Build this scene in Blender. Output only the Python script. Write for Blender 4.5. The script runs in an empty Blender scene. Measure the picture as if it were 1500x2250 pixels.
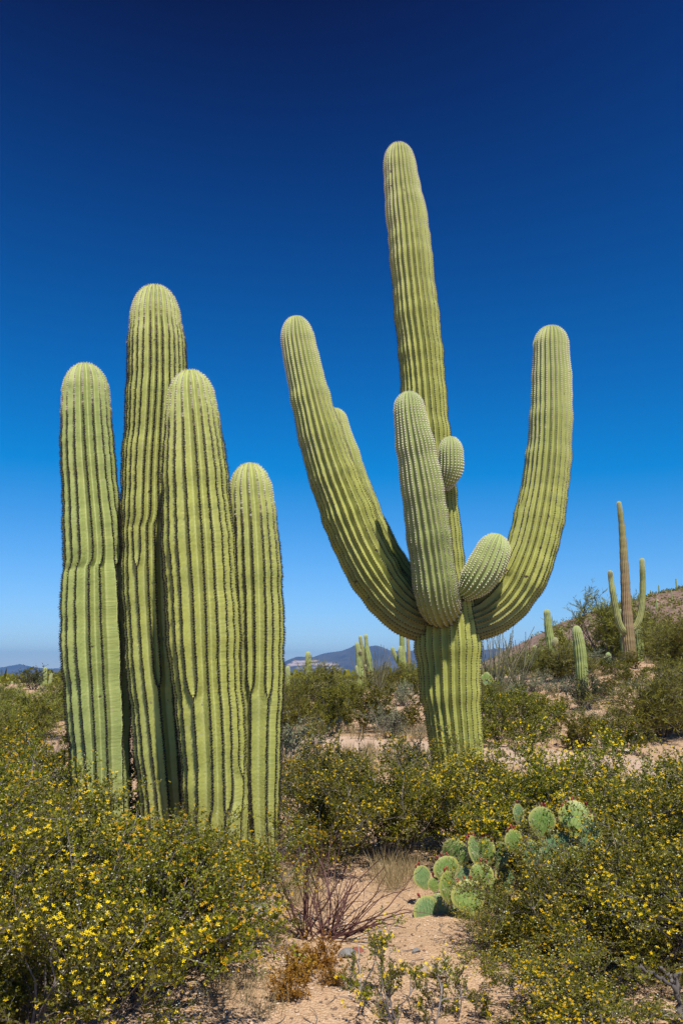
import bpy, math
import numpy as np

# ------------------------------------------------------------------ camera, sky, sun, exposure
scene = bpy.context.scene
COL = scene.collection
FPX, CAM_Z, PITCH = 1700.0, 1.65, math.radians(11.54)      # focal length in photo pixels, eye height, upward tilt
cam_data = bpy.data.cameras.new('camera')
cam = bpy.data.objects.new('camera', cam_data)
COL.objects.link(cam)
cam_data.sensor_fit = 'VERTICAL'
cam_data.sensor_height = 36.0
cam_data.lens = FPX / 2250.0 * 36.0
cam_data.clip_start, cam_data.clip_end = 0.05, 90000.0
cam.location = (0, 0, CAM_Z)
cam.rotation_euler = (math.pi / 2 + PITCH, 0, 0)
scene.camera = cam

SUN_EL, SUN_AZ = math.radians(60), math.radians(164)       # azimuth clockwise from +Y (view direction)
world = bpy.data.worlds.new('World')
scene.world = world
world.use_nodes = True
wn = world.node_tree
bg = wn.nodes['Background']
sky = wn.nodes.new('ShaderNodeTexSky')
sky.sky_type = 'NISHITA'
sky.sun_disc = False
sky.sun_elevation, sky.sun_rotation = SUN_EL, SUN_AZ
sky.air_density, sky.dust_density, sky.ozone_density, sky.altitude = 1.0, 0.0, 6.0, 800.0
# deepen the sky as a polarising filter does: the same contrast curve over the whole dome, channel by channel
sep = wn.nodes.new('ShaderNodeSeparateColor')
com = wn.nodes.new('ShaderNodeCombineColor')
wn.links.new(sky.outputs[0], sep.inputs[0])
for ch, (x0, gain, power) in enumerate([(1.5, 1.07, 1.0), (1.10, 1.31, 0.92), (2.34, 2.98, 0.67)]):
    prev = sep.outputs[ch]
    for op, val in (('SUBTRACT', x0), ('MAXIMUM', 0.0), ('POWER', power), ('MULTIPLY', gain)):
        nd = wn.nodes.new('ShaderNodeMath'); nd.operation = op
        nd.inputs[1].default_value = val
        wn.links.new(prev, nd.inputs[0])
        prev = nd.outputs[0]
    wn.links.new(prev, com.inputs[ch])
wn.links.new(com.outputs[0], bg.inputs[0])
bg.inputs[1].default_value = 0.1

sun_data = bpy.data.lights.new('sun', 'SUN')
sun_data.energy = 5.0
sun_data.angle = math.radians(0.53)
sun_data.color = (1.0, 0.94, 0.83)
sun = bpy.data.objects.new('sun', sun_data)
COL.objects.link(sun)
SUN_DIR = np.array([math.sin(SUN_AZ) * math.cos(SUN_EL), math.cos(SUN_AZ) * math.cos(SUN_EL), math.sin(SUN_EL)])
sun.rotation_euler = (math.pi / 2 - SUN_EL, 0, math.pi - SUN_AZ)
sun.location = tuple(SUN_DIR * 60)

vs = scene.view_settings
vs.view_transform = 'Standard'
vs.look = 'None'
vs.exposure = 0.27
vs.gamma = 1.0
vs.use_curve_mapping = False
scene.render.engine = 'CYCLES'
scene.cycles.max_bounces = 6
scene.cycles.diffuse_bounces = 2
scene.cycles.glossy_bounces = 2
scene.cycles.transmission_bounces = 3
scene.cycles.transparent_max_bounces = 4
scene.cycles.volume_bounces = 0
scene.cycles.use_denoising = True
scene.cycles.denoiser = 'OPENIMAGEDENOISE'
scene.cycles.denoising_input_passes = 'RGB_ALBEDO_NORMAL'
scene.cycles.denoising_prefilter = 'NONE'
scene.cycles.sample_clamp_indirect = 4.0

# ------------------------------------------------------------------ helpers
def px(x, y, d):
    """Photo pixel at world depth Y = d -> point; also metres per pixel there."""
    a, b = (x - 750.0) / FPX, (1125.0 - y) / FPX
    fy = math.cos(PITCH) - b * math.sin(PITCH)
    fz = math.sin(PITCH) + b * math.cos(PITCH)
    s = d / fy
    return np.array([a * s, d, CAM_Z + fz * s]), s / FPX

def norm(v):
    return v / np.maximum(np.linalg.norm(v, axis=-1, keepdims=True), 1e-9)

def vnoise(x, y, seed=0):
    xi, yi = np.floor(x).astype(np.int64), np.floor(y).astype(np.int64)
    fx, fy = x - xi, y - yi
    fx, fy = fx * fx * (3 - 2 * fx), fy * fy * (3 - 2 * fy)
    def h(i, j):
        n = (i * 374761393 + j * 668265263 + seed * 974711) & 0x7fffffff
        n = ((n ^ (n >> 13)) * 1274126177) & 0x7fffffff
        return ((n ^ (n >> 16)) & 0xffff) / 65535.0
    return (h(xi, yi) * (1 - fx) + h(xi + 1, yi) * fx) * (1 - fy) + (h(xi, yi + 1) * (1 - fx) + h(xi + 1, yi + 1) * fx) * fy

def fbm(x, y, seed=0, oct=4):
    s, a = 0.0, 0.5
    for k in range(oct):
        s = s + a * (vnoise(x, y, seed + k) - 0.5)
        x, y, a = x * 2.03 + 7.1, y * 2.03 + 3.7, a * 0.5
    return s

def sstep(v, a, b):
    t = np.clip((v - a) / (b - a), 0, 1)
    return t * t * (3 - 2 * t)

def mesh_data(name, V, quads=None, tris=None, mat=None, smooth=False, attrs=None):
    me = bpy.data.meshes.new(name)
    V = np.asarray(V, np.float32).reshape(-1, 3)
    nq = 0 if quads is None else len(quads)
    nt = 0 if tris is None else len(tris)
    loops = []
    if nq: loops.append(np.asarray(quads, np.int32).ravel())
    if nt: loops.append(np.asarray(tris, np.int32).ravel())
    loops = np.concatenate(loops)
    me.vertices.add(len(V)); me.vertices.foreach_set('co', V.ravel())
    me.loops.add(len(loops)); me.loops.foreach_set('vertex_index', loops)
    me.polygons.add(nq + nt)
    me.polygons.foreach_set('loop_start', np.concatenate([np.arange(nq) * 4, nq * 4 + np.arange(nt) * 3]).astype(np.int32))
    if smooth:
        me.polygons.foreach_set('use_smooth', np.ones(nq + nt, dtype=bool))
    else:
        me.polygons.foreach_set('use_smooth', np.zeros(nq + nt, dtype=bool))
    for k, v in (attrs or {}).items():
        at = me.attributes.new(k, 'FLOAT', 'POINT')
        at.data.foreach_set('value', np.asarray(v, np.float32).ravel())
    me.update(calc_edges=True)
    if mat: me.materials.append(mat)
    return me

def obj(name, me, parent=None, loc=None, rotz=0.0, scale=None, kind=None, label=None, cat=None, group=None):
    o = bpy.data.objects.new(name, me)
    COL.objects.link(o)
    if parent is not None: o.parent = parent
    if loc is not None: o.location = tuple(float(c) for c in loc)
    if rotz: o.rotation_euler = (0, 0, rotz)
    if scale is not None: o.scale = scale if hasattr(scale, '__len__') else (scale,) * 3
    if kind: o['kind'] = kind
    if label: o['label'] = label
    if cat: o['category'] = cat
    if group: o['group'] = group
    return o

# ------------------------------------------------------------------ materials
def new_mat(name, rough=0.8, spec=0.3):
    m = bpy.data.materials.new(name)
    m.use_nodes = True
    nt = m.node_tree
    p = nt.nodes['Principled BSDF']
    p.inputs['Roughness'].default_value = rough
    p.inputs['Specular IOR Level'].default_value = spec
    return m, nt, p

def node(nt, typ, **kw):
    n = nt.nodes.new(typ)
    for k, v in kw.items(): setattr(n, k, v)
    return n

def ramp(nt, src, stops):
    r = node(nt, 'ShaderNodeValToRGB')
    el = r.color_ramp.elements
    while len(el) < len(stops): el.new(0.5)
    for e, (p, c) in zip(el, stops):
        e.position = p
        e.color = (*c, 1)
    nt.links.new(src, r.inputs[0])
    return r.outputs[0]

def tex_noise(nt, vec, scale, detail=4, rough=0.6):
    n = node(nt, 'ShaderNodeTexNoise')
    n.inputs['Scale'].default_value = scale
    n.inputs['Detail'].default_value = detail
    n.inputs['Roughness'].default_value = rough
    if vec is not None: nt.links.new(vec, n.inputs['Vector'])
    return n.outputs['Fac']

def mixc(nt, fac, a, b, typ='MIX'):
    m = node(nt, 'ShaderNodeMix', data_type='RGBA', blend_type=typ)
    if hasattr(fac, 'is_linked') or hasattr(fac, 'node'): nt.links.new(fac, m.inputs[0])
    else: m.inputs[0].default_value = fac
    for s, i in ((a, 6), (b, 7)):
        if hasattr(s, 'node'): nt.links.new(s, m.inputs[i])
        else: m.inputs[i].default_value = (*s, 1)
    return m.outputs[2]

def math_n(nt, op, a, b=None, clamp=False):
    m = node(nt, 'ShaderNodeMath', operation=op, use_clamp=clamp)
    for s, i in ((a, 0), (b, 1)):
        if s is None: continue
        if hasattr(s, 'node'): nt.links.new(s, m.inputs[i])
        else: m.inputs[i].default_value = s
    return m.outputs[0]

def bump(nt, p, h, strength, dist):
    b = node(nt, 'ShaderNodeBump')
    b.inputs['Strength'].default_value = strength
    b.inputs['Distance'].default_value = dist
    nt.links.new(h, b.inputs['Height'])
    nt.links.new(b.outputs[0], p.inputs['Normal'])
    return b

def attr(nt, name):
    return node(nt, 'ShaderNodeAttribute', attribute_name=name).outputs['Fac']

def cactus_skin(name, yellow, blue, pale, far=False):
    m, nt, p = new_mat(name, 0.55, 0.3)
    geo = node(nt, 'ShaderNodeTexCoord').outputs['Object']
    tint, vall, crest = attr(nt, 'tint'), attr(nt, 'valley'), attr(nt, 'cork')
    c = mixc(nt, tint, yellow, blue)
    n1 = tex_noise(nt, geo, 5.0, 5, 0.65)
    c = mixc(nt, math_n(nt, 'MULTIPLY', n1, 0.9), c, mixc(nt, 0.5, c, (0.16, 0.20, 0.05)))
    n3 = tex_noise(nt, geo, 1.7, 3, 0.5)
    c = mixc(nt, ramp_fac(nt, n3, 0.52, 0.75), c, mixc(nt, 0.35, c, (0.50, 0.48, 0.16)))
    band = node(nt, 'ShaderNodeCombineXYZ')
    nt.links.new(math_n(nt, 'MULTIPLY', attr(nt, 'along'), 5.5), band.inputs[1])
    nt.links.new(math_n(nt, 'MULTIPLY', attr(nt, 'angle'), 0.35), band.inputs[0])
    nb_ = tex_noise(nt, band.outputs[0], 1.0, 4, 0.7)
    c = mixc(nt, math_n(nt, 'MULTIPLY', ramp_fac(nt, nb_, 0.45, 0.68), 0.55), c, mixc(nt, 0.6, c, (0.10, 0.15, 0.045)))
    c = mixc(nt, math_n(nt, 'MULTIPLY', vall, 0.4), c, pale)
    # corky brown scars and the woody grey base
    n2 = tex_noise(nt, geo, 11.0, 4, 0.6)
    c = mixc(nt, ramp_fac(nt, n2, 0.70, 0.725), c, (0.06, 0.04, 0.03))
    c = mixc(nt, math_n(nt, 'MULTIPLY', ramp_fac(nt, tex_noise(nt, geo, 22.0, 3, 0.6), 0.66, 0.70), 0.6), c, (0.42, 0.38, 0.26))
    rag = math_n(nt, 'MULTIPLY', tex_noise(nt, geo, 16.0, 4, 0.7), 1.7)
    c = mixc(nt, math_n(nt, 'MULTIPLY', crest, rag, True), c, (0.30, 0.17, 0.11) if far else (0.17, 0.11, 0.08))
    c = mixc(nt, ramp_fac(nt, math_n(nt, 'MULTIPLY', attr(nt, 'scar'), math_n(nt, 'ADD', tex_noise(nt, geo, 48.0, 5, 0.8), 0.1)), 0.27, 0.42), c, (0.075, 0.05, 0.032))
    nt.links.new(c, p.inputs['Base Color'])
    # fine cross wrinkles
    along, ang = attr(nt, 'along'), attr(nt, 'angle')
    comb = node(nt, 'ShaderNodeCombineXYZ')
    nt.links.new(math_n(nt, 'MULTIPLY', ang, 9.0), comb.inputs[0])
    nt.links.new(math_n(nt, 'MULTIPLY', along, 42.0), comb.inputs[1])
    w = tex_noise(nt, comb.outputs[0], 1.0, 3, 0.55)
    if not far: bump(nt, p, w, 0.55, 0.009)
    return m

def ramp_fac(nt, src, a, b):
    mr = node(nt, 'ShaderNodeMapRange')
    mr.inputs[1].default_value, mr.inputs[2].default_value = a, b
    nt.links.new(src, mr.inputs[0])
    return mr.outputs[0]

M_SKIN = cactus_skin('saguaro_skin', (0.48, 0.465, 0.09), (0.34, 0.42, 0.15), (0.54, 0.56, 0.27))
M_SKIN_FAR = cactus_skin('saguaro_skin_far', (0.36, 0.40, 0.11), (0.24, 0.33, 0.12), (0.46, 0.48, 0.24), True)

def spine_mat():
    m, nt, p = new_mat('spines', 0.6, 0.3)
    c = ramp(nt, attr(nt, 'young'), [(0.0, (0.045, 0.035, 0.03)), (0.35, (0.16, 0.10, 0.065)), (0.7, (0.55, 0.44, 0.30)), (1.0, (0.85, 0.80, 0.68))])
    nt.links.new(c, p.inputs['Base Color'])
    return m
M_SPINE = spine_mat()

def leaf_mat(name, cols, rough=0.45, trans=0.25, spec=0.4):
    m, nt, p = new_mat(name, rough, spec)
    r = attr(nt, 'rnd')
    geo = node(nt, 'ShaderNodeTexCoord').outputs['Object']
    n = tex_noise(nt, geo, 2.5, 2, 0.5)
    f = math_n(nt, 'ADD', math_n(nt, 'MULTIPLY', r, 0.6), math_n(nt, 'MULTIPLY', n, 0.4))
    k = len(cols)
    c = ramp(nt, f, [(0.12 + 0.76 * i / (k - 1), cc) for i, cc in enumerate(cols)])
    oi = node(nt, 'ShaderNodeObjectInfo').outputs['Random']
    hs = node(nt, 'ShaderNodeHueSaturation')
    nt.links.new(c, hs.inputs['Color'])
    nt.links.new(math_n(nt, 'ADD', math_n(nt, 'MULTIPLY', oi, 0.03), 0.485), hs.inputs['Hue'])
    nt.links.new(math_n(nt, 'ADD', math_n(nt, 'MULTIPLY', oi, 0.4), 0.8), hs.inputs['Value'])
    nt.links.new(hs.outputs[0], p.inputs['Base Color'])
    if trans > 0:
        t = node(nt, 'ShaderNodeBsdfTranslucent')
        nt.links.new(hs.outputs[0], t.inputs[0])
        mx_ = node(nt, 'ShaderNodeMixShader')
        mx_.inputs[0].default_value = trans
        nt.links.new(p.outputs[0], mx_.inputs[1])
        nt.links.new(t.outputs[0], mx_.inputs[2])
        nt.links.new(mx_.outputs[0], nt.nodes['Material Output'].inputs[0])
    return m

M_CREOSOTE = leaf_mat('creosote_leaf', [(0.055, 0.08, 0.003), (0.175, 0.185, 0.007), (0.34, 0.30, 0.012)], 0.5, 0.3, 0.3)
M_CREO_FAR = leaf_mat('creosote_leaf_far', [(0.07, 0.085, 0.008), (0.15, 0.15, 0.012), (0.26, 0.225, 0.02)], 0.6, 0.25, 0.2)
M_PALO = leaf_mat('palo_verde_twig', [(0.11, 0.125, 0.016), (0.20, 0.20, 0.026), (0.30, 0.275, 0.04)], 0.6, 0.2, 0.2)
M_BURSAGE = leaf_mat('bursage_leaf', [(0.12, 0.145, 0.07), (0.20, 0.23, 0.12), (0.30, 0.32, 0.19)], 0.8, 0.15, 0.1)
M_DARKLEAF = leaf_mat('dark_leaf', [(0.022, 0.035, 0.01), (0.045, 0.06, 0.018), (0.08, 0.09, 0.03)], 0.6, 0.2, 0.2)
M_FLOWER = leaf_mat('yellow_petal', [(0.62, 0.36, 0.004), (0.80, 0.52, 0.006), (0.88, 0.64, 0.02)], 0.5, 0.3, 0.2)
M_SEED = leaf_mat('seed_ball', [(0.34, 0.38, 0.22), (0.5, 0.52, 0.36), (0.66, 0.66, 0.52)], 0.8, 0.0, 0.1)
M_ORANGE = leaf_mat('dry_orange_leaf', [(0.17, 0.075, 0.012), (0.30, 0.14, 0.02), (0.42, 0.22, 0.03)], 0.8, 0.2, 0.1)
M_STRAW = leaf_mat('dry_grass_blade', [(0.24, 0.19, 0.09), (0.38, 0.31, 0.15), (0.5, 0.42, 0.24)], 0.8, 0.25, 0.1)
M_BARK = leaf_mat('grey_bark', [(0.06, 0.045, 0.04), (0.13, 0.105, 0.095), (0.30, 0.27, 0.25)], 0.85, 0.0, 0.1)
M_REDSTEM = leaf_mat('red_stem', [(0.06, 0.03, 0.028), (0.12, 0.055, 0.045), (0.20, 0.12, 0.10)], 0.6, 0.0, 0.2)
M_DEADWOOD = leaf_mat('dead_wood', [(0.07, 0.06, 0.055), (0.15, 0.135, 0.12), (0.30, 0.27, 0.25)], 0.9, 0.0, 0.1)
M_OCO = leaf_mat('ocotillo_wand', [(0.10, 0.10, 0.055), (0.17, 0.16, 0.09), (0.26, 0.24, 0.15)], 0.8, 0.0, 0.1)
M_BUD = leaf_mat('red_bud', [(0.14, 0.02, 0.018), (0.28, 0.05, 0.035), (0.42, 0.13, 0.06)], 0.5, 0.1, 0.3)

def pad_mat(name, a, b):
    m, nt, p = new_mat(name, 0.5, 0.35)
    geo = node(nt, 'ShaderNodeTexCoord').outputs['Object']
    oi = node(nt, 'ShaderNodeObjectInfo').outputs['Random']
    n = tex_noise(nt, geo, 14, 4, 0.6)
    c = mixc(nt, oi, a, b)
    c = mixc(nt, ramp_fac(nt, n, 0.4, 0.8), c, mixc(nt, 0.4, c, (0.42, 0.40, 0.14)))
    c = mixc(nt, ramp_fac(nt, tex_noise(nt, geo, 5, 5, 0.75), 0.62, 0.68), c, (0.22, 0.17, 0.08))
    c = mixc(nt, attr(nt, 'rim'), c, (0.36, 0.34, 0.09))
    nt.links.new(c, p.inputs['Base Color'])
    bump(nt, p, n, 0.25, 0.004)
    return m
M_PAD = pad_mat('pad_skin', (0.095, 0.195, 0.032), (0.17, 0.26, 0.045))
M_PAD_BLUE = pad_mat('pad_skin_blue', (0.085, 0.19, 0.085), (0.12, 0.22, 0.075))

def ground_mat(name, c1, c2, c3, far=True):
    m, nt, p = new_mat(name, 0.95, 0.1)
    geo = node(nt, 'ShaderNodeTexCoord').outputs['Object']
    nb, nm, nf = tex_noise(nt, geo, 0.35, 5, 0.6), tex_noise(nt, geo, 6, 5, 0.65), tex_noise(nt, geo, 70, 4, 0.7)
    c = ramp(nt, nb, [(0.3, c1), (0.5, c2), (0.72, c3)])
    c = mixc(nt, 0.55, c, ramp(nt, nm, [(0.25, (0.35, 0.24, 0.16)), (0.5, c2), (0.75, (0.66, 0.47, 0.32))]))
    v = node(nt, 'ShaderNodeTexVoronoi', feature='F1')
    v.inputs['Scale'].default_value = 75
    nt.links.new(geo, v.inputs['Vector'])
    gr = ramp(nt, node_sep(nt, v.outputs['Color']), [(0.0, (0.26, 0.16, 0.11)), (0.35, (0.52, 0.36, 0.24)), (0.8, (0.58, 0.41, 0.27)), (1.0, (0.70, 0.56, 0.43))])
    c = mixc(nt, 0.5, c, gr)
    if far:
        cg = node(nt, 'ShaderNodeNewGeometry').outputs['Position']
        ln = node(nt, 'ShaderNodeVectorMath', operation='LENGTH')
        nt.links.new(cg, ln.inputs[0])
        far_f = ramp_fac(nt, ln.outputs['Value'], 120, 500)
        nfar = tex_noise(nt, geo, 0.012, 8, 0.75)
        nfar2 = tex_noise(nt, geo, 0.0011, 4, 0.6)
        cf = ramp(nt, nfar, [(0.36, (0.045, 0.06, 0.025)), (0.52, (0.10, 0.11, 0.05)), (0.66, (0.26, 0.20, 0.13)), (0.8, (0.5, 0.42, 0.33))])
        cf = mixc(nt, 0.35, cf, ramp(nt, nfar2, [(0.4, (0.05, 0.065, 0.03)), (0.6, (0.24, 0.19, 0.13))]))
        c = mixc(nt, far_f, c, cf)
    nt.links.new(c, p.inputs['Base Color'])
    h = math_n(nt, 'ADD', math_n(nt, 'MULTIPLY', nf, 0.5), math_n(nt, 'MULTIPLY', v.outputs['Distance'], -0.9))
    h = math_n(nt, 'ADD', h, math_n(nt, 'MULTIPLY', nm, 1.2))
    bump(nt, p, h, 0.7, 0.02)
    return m

def node_sep(nt, s):
    n = node(nt, 'ShaderNodeSeparateColor')
    nt.links.new(s, n.inputs[0])
    return n.outputs[0]

M_GROUND = ground_mat('desert_soil', (0.41, 0.235, 0.115), (0.48, 0.295, 0.15), (0.55, 0.355, 0.195))
M_PATH = ground_mat('sandy_track', (0.56, 0.40, 0.29), (0.62, 0.45, 0.33), (0.66, 0.50, 0.38), False)

def rock_mat(name, cols, scale=9):
    m, nt, p = new_mat(name, 0.9, 0.2)
    geo = node(nt, 'ShaderNodeTexCoord').outputs['Object']
    oi = node(nt, 'ShaderNodeObjectInfo').outputs['Random']
    n = tex_noise(nt, geo, scale, 6, 0.7)
    k = len(cols)
    f = n
    if name == 'pebble': f = attr(nt, 'rnd')
    c = ramp(nt, f, [(0.25 + 0.5 * i / (k - 1), cc) for i, cc in enumerate(cols)])
    nt.links.new(c, p.inputs['Base Color'])
    bump(nt, p, n, 0.6, 0.02)
    return m
M_ROCK = rock_mat('grey_rock', [(0.14, 0.13, 0.125), (0.26, 0.25, 0.24), (0.40, 0.37, 0.34)])
M_ROCK_RED = rock_mat('red_rock', [(0.18, 0.05, 0.04), (0.30, 0.10, 0.07), (0.36, 0.2, 0.15)])
M_ROCK_PALE = rock_mat('pale_rock', [(0.48, 0.42, 0.36), (0.62, 0.56, 0.49), (0.72, 0.66, 0.60)])
M_ROCK_TAN = rock_mat('tan_rock', [(0.24, 0.17, 0.12), (0.42, 0.31, 0.23), (0.56, 0.45, 0.36)])
M_PEBBLE = rock_mat('pebble', [(0.17, 0.11, 0.08), (0.36, 0.23, 0.14), (0.46, 0.31, 0.19), (0.58, 0.44, 0.32)])

def hill_mat():
    m, nt, p = new_mat('rocky_hillside', 0.95, 0.1)
    geo = node(nt, 'ShaderNodeTexCoord').outputs['Object']
    n1, n2 = tex_noise(nt, geo, 0.06, 8, 0.7), tex_noise(nt, geo, 0.6, 6, 0.75)
    c = ramp(nt, n1, [(0.3, (0.20, 0.115, 0.085)), (0.5, (0.30, 0.19, 0.14)), (0.7, (0.42, 0.30, 0.23))])
    c = mixc(nt, 0.6, c, ramp(nt, n2, [(0.3, (0.09, 0.06, 0.045)), (0.48, (0.28, 0.18, 0.13)), (0.7, (0.50, 0.38, 0.31))]))
    c = mixc(nt, math_n(nt, 'MULTIPLY', ramp_fac(nt, tex_noise(nt, geo, 0.35, 6, 0.8), 0.55, 0.62), 0.7), c, (0.10, 0.11, 0.045))
    nt.links.new(c, p.inputs['Base Color'])
    bump(nt, p, n2, 1.0, 0.9)
    return m
M_HILL = hill_mat()

def mountain_mat():
    m, nt, p = new_mat('far_mountain', 0.95, 0.1)
    geo = node(nt, 'ShaderNodeTexCoord').outputs['Object']
    n1 = tex_noise(nt, geo, 0.0036, 8, 0.7)
    c = ramp(nt, n1, [(0.35, (0.04, 0.04, 0.042)), (0.55, (0.085, 0.075, 0.072)), (0.75, (0.14, 0.12, 0.11))])
    # pale mine terraces low on the slope
    c = mixc(nt, attr(nt, 'mine'), c, (0.55, 0.42, 0.36))
    nt.links.new(c, p.inputs['Base Color'])
    return m
M_MOUNT = mountain_mat()

# ------------------------------------------------------------------ terrain
def hill_h(x, y):
    hx = np.interp(x, [20, 40, 53, 69, 83, 99, 115, 160, 220, 320, 450], [0, 1.5, 5.5, 12, 21, 26.5, 31.0, 42, 55, 66, 30])
    rise = sstep(y, 70, 270) ** 0.9
    fall = 1 - sstep(y, 300, 620)
    return hx * rise * fall

def ground_z(x, y, fine=True):
    x, y = np.asarray(x, float), np.asarray(y, float)
    d = np.hypot(x, y)
    front = sstep(y, 2, 14)
    z = 0.68 * sstep(d, 17, 44) * front
    az = x / np.maximum(np.abs(y), 3.0)
    bank = sstep(az, 0.10, 0.36) * front
    z = z + 1.45 * sstep(d, 17.5, 33) * bank
    z = z - np.clip(d - 62, 0, 4200) * 0.0185 * (1 - 0.0 * bank)
    hh = hill_h(x, y) * front
    z = z + hh
    z = z + fbm(x * 0.35, y * 0.35, 3, 3) * 0.16 * sstep(d, 6, 16)
    z = z + fbm(x * 0.05, y * 0.05, 9, 4) * 1.2 * sstep(d, 60, 140)
    z = z + fbm(x * 0.12, y * 0.12, 21, 5) * 3.2 * sstep(hh, 1, 14)
    if fine:
        near = 1 - sstep(d, 15, 40)
        z = z + (fbm(x * 1.6, y * 1.6, 5, 3) * 0.07 + fbm(x * 9, y * 9, 6, 3) * 0.02) * near
    return z

def gz(x, y):
    return float(ground_z(np.array([x]), np.array([y]))[0])

def build_ground():
    radii = [0.0]
    r = 0.6
    while r < 100:
        radii.append(r); r *= 1.0135
    while r < 14500:
        radii.append(r); r *= 1.055
    radii = np.array(radii)
    ang = np.concatenate([np.linspace(-55, 55, 220), np.linspace(55, 305, 60)[1:-1]])
    ang = np.radians(ang)
    A, R = np.meshgrid(ang, radii)
    X, Y = np.sin(A) * R, np.cos(A) * R
    Z = ground_z(X, Y)
    nr, na = X.shape
    idx = np.arange(nr * na).reshape(nr, na)
    nxt = np.roll(idx, -1, axis=1)
    q = np.stack([idx[:-1], idx[1:], nxt[1:], nxt[:-1]], -1).reshape(-1, 4)[:, ::-1]
    hh = hill_h(X, Y) * (Y > 2)
    me = mesh_data('ground', np.stack([X, Y, Z], -1), quads=q, mat=M_GROUND, smooth=True)
    me.materials.append(M_HILL)
    fh = hh[:-1].ravel() + fbm(X * 0.08, Y * 0.08, 77, 3)[:-1].ravel() * 3
    me.polygons.foreach_set('material_index', (fh > 3.5).astype(np.int32))
    obj('ground', me, kind='structure')

build_ground()

def path_center(t):
    pts = np.array([[18, 10.0], [9, 12.6], [5.2, 14.3], [2.2, 16.4], [0.2, 18.4], [-2.6, 21.2], [-6.5, 24.5], [-14, 29]])
    s = np.linspace(0, 1, len(pts))
    return np.stack([np.interp(t, s, pts[:, 0]), np.interp(t, s, pts[:, 1])], -1)

def build_path():
    t = np.linspace(0, 1, 160)
    c = path_center(t)
    for _ in range(12):
        c[1:-1] = (c[:-2] + c[1:-1] * 2 + c[2:]) / 4
    tg = norm(np.gradient(c, axis=0))
    nrm = np.stack([-tg[:, 1], tg[:, 0]], -1)
    w = np.linspace(-1, 1, 17)
    half = 1.25 + fbm(t * 14, t * 0 + 2, 31, 3) * 0.9
    P = c[:, None, :] + nrm[:, None, :] * (w[None, :, None] * half[:, None, None])
    P = P + np.stack([fbm(P[..., 0] * 1.4, P[..., 1] * 1.4, 41, 3), fbm(P[..., 0] * 1.4, P[..., 1] * 1.4, 45, 3)], -1) * 0.25
    Z = ground_z(P[..., 0], P[..., 1]) + 0.012 - (np.abs(w) ** 6)[None, :] * 0.011
    V = np.concatenate([P, Z[..., None]], -1)
    n, k = Z.shape
    idx = np.arange(n * k).reshape(n, k)
    q = np.stack([idx[:-1, :-1], idx[1:, :-1], idx[1:, 1:], idx[:-1, 1:]], -1).reshape(-1, 4)
    obj('sandy_path', mesh_data('sandy_path', V, quads=q, mat=M_PATH, smooth=True), kind='structure')
    return c
PATH_C = build_path()

def build_mountains(name, prof, d, depth, seed, mine=None):
    """A range seen at distance d, its crest following the profile, with spurs running down to the plain."""
    xs = np.array([p[0] for p in prof], float); ys = np.array([p[1] for p in prof], float)
    n, k = 420, 60
    u = np.linspace(xs[0], xs[-1], n)
    crest = np.array([px(a, np.interp(a, xs, ys), d)[0] for a in u])
    base = -78.0
    v = np.linspace(-1, 1, k)
    X = np.repeat(crest[:, 0][:, None], k, 1)
    Y = np.repeat((d + v * depth)[None, :], n, 0)
    X = X * (Y / d) ** 0.35
    rough = fbm(X * 0.0018, Y * 0.0018, seed, 6)
    fall = 1 - np.abs(v)[None, :] ** 0.8
    H = (crest[:, 2][:, None] - base)
    taper = sstep(np.linspace(0, 1, n), 0, 0.05) * (1 - sstep(np.linspace(0, 1, n), 0.95, 1))
    Z = base - 8 + H * fall * taper[:, None] * (1 + rough * 1.3 * np.minimum(np.abs(v)[None, :] * 2.5, 1)) + rough * 40 * fall
    idx = np.arange(n * k).reshape(n, k)
    q = np.stack([idx[:-1, :-1], idx[1:, :-1], idx[1:, 1:], idx[:-1, 1:]], -1).reshape(-1, 4)
    at = np.zeros((n, k))
    if mine:
        U = np.repeat(u[:, None], k, 1)
        el = (Z - base) / 302.0
        nz = fbm(X * 0.004, Z * 0.03, 5, 3)
        for (x0, x1, e0, e1) in mine:
            at = np.maximum(at, sstep(U + nz * 30, x0, x0 + 8) * (1 - sstep(U + nz * 30, x1 - 8, x1)) * sstep(el + nz * 0.06, e0, e0 + 0.03) * (1 - sstep(el + nz * 0.06, e1 - 0.03, e1)))
    obj(name, mesh_data(name, np.stack([X, Y, Z], -1), quads=q, mat=M_MOUNT, smooth=True, attrs={'mine': at}), kind='structure')

build_mountains('mountain_range', [(560, 1474), (600, 1463), (632, 1449), (652, 1441), (690, 1440), (712, 1433), (748, 1427), (768, 1421), (785, 1413), (798, 1419), (812, 1418), (824, 1416),
                                   (838, 1419), (856, 1427), (884, 1431), (905, 1428), (950, 1432), (1010, 1430), (1070, 1424), (1110, 1421), (1150, 1423), (1210, 1432), (1300, 1440), (1420, 1450), (1520, 1474)],
                9000.0, 2300.0, 50, mine=[(640, 752, 0.40, 0.50), (655, 758, 0.30, 0.36), (648, 700, 0.5, 0.62)])
build_mountains('mountain_range', [(-420, 1476), (-300, 1455), (-160, 1462), (-40, 1470), (10, 1464), (45, 1457), (70, 1463), (100, 1468), (160, 1466), (230, 1468), (330, 1468), (450, 1473), (560, 1477)], 12600.0, 1500.0, 60)
build_mountains('mountain_range', [(-300, 1484), (-60, 1481), (30, 1474), (60, 1470), (85, 1465), (110, 1469), (150, 1470), (220, 1472), (330, 1470), (420, 1474), (560, 1480), (640, 1476), (700, 1482)], 8200.0, 1500.0, 70)

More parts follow.
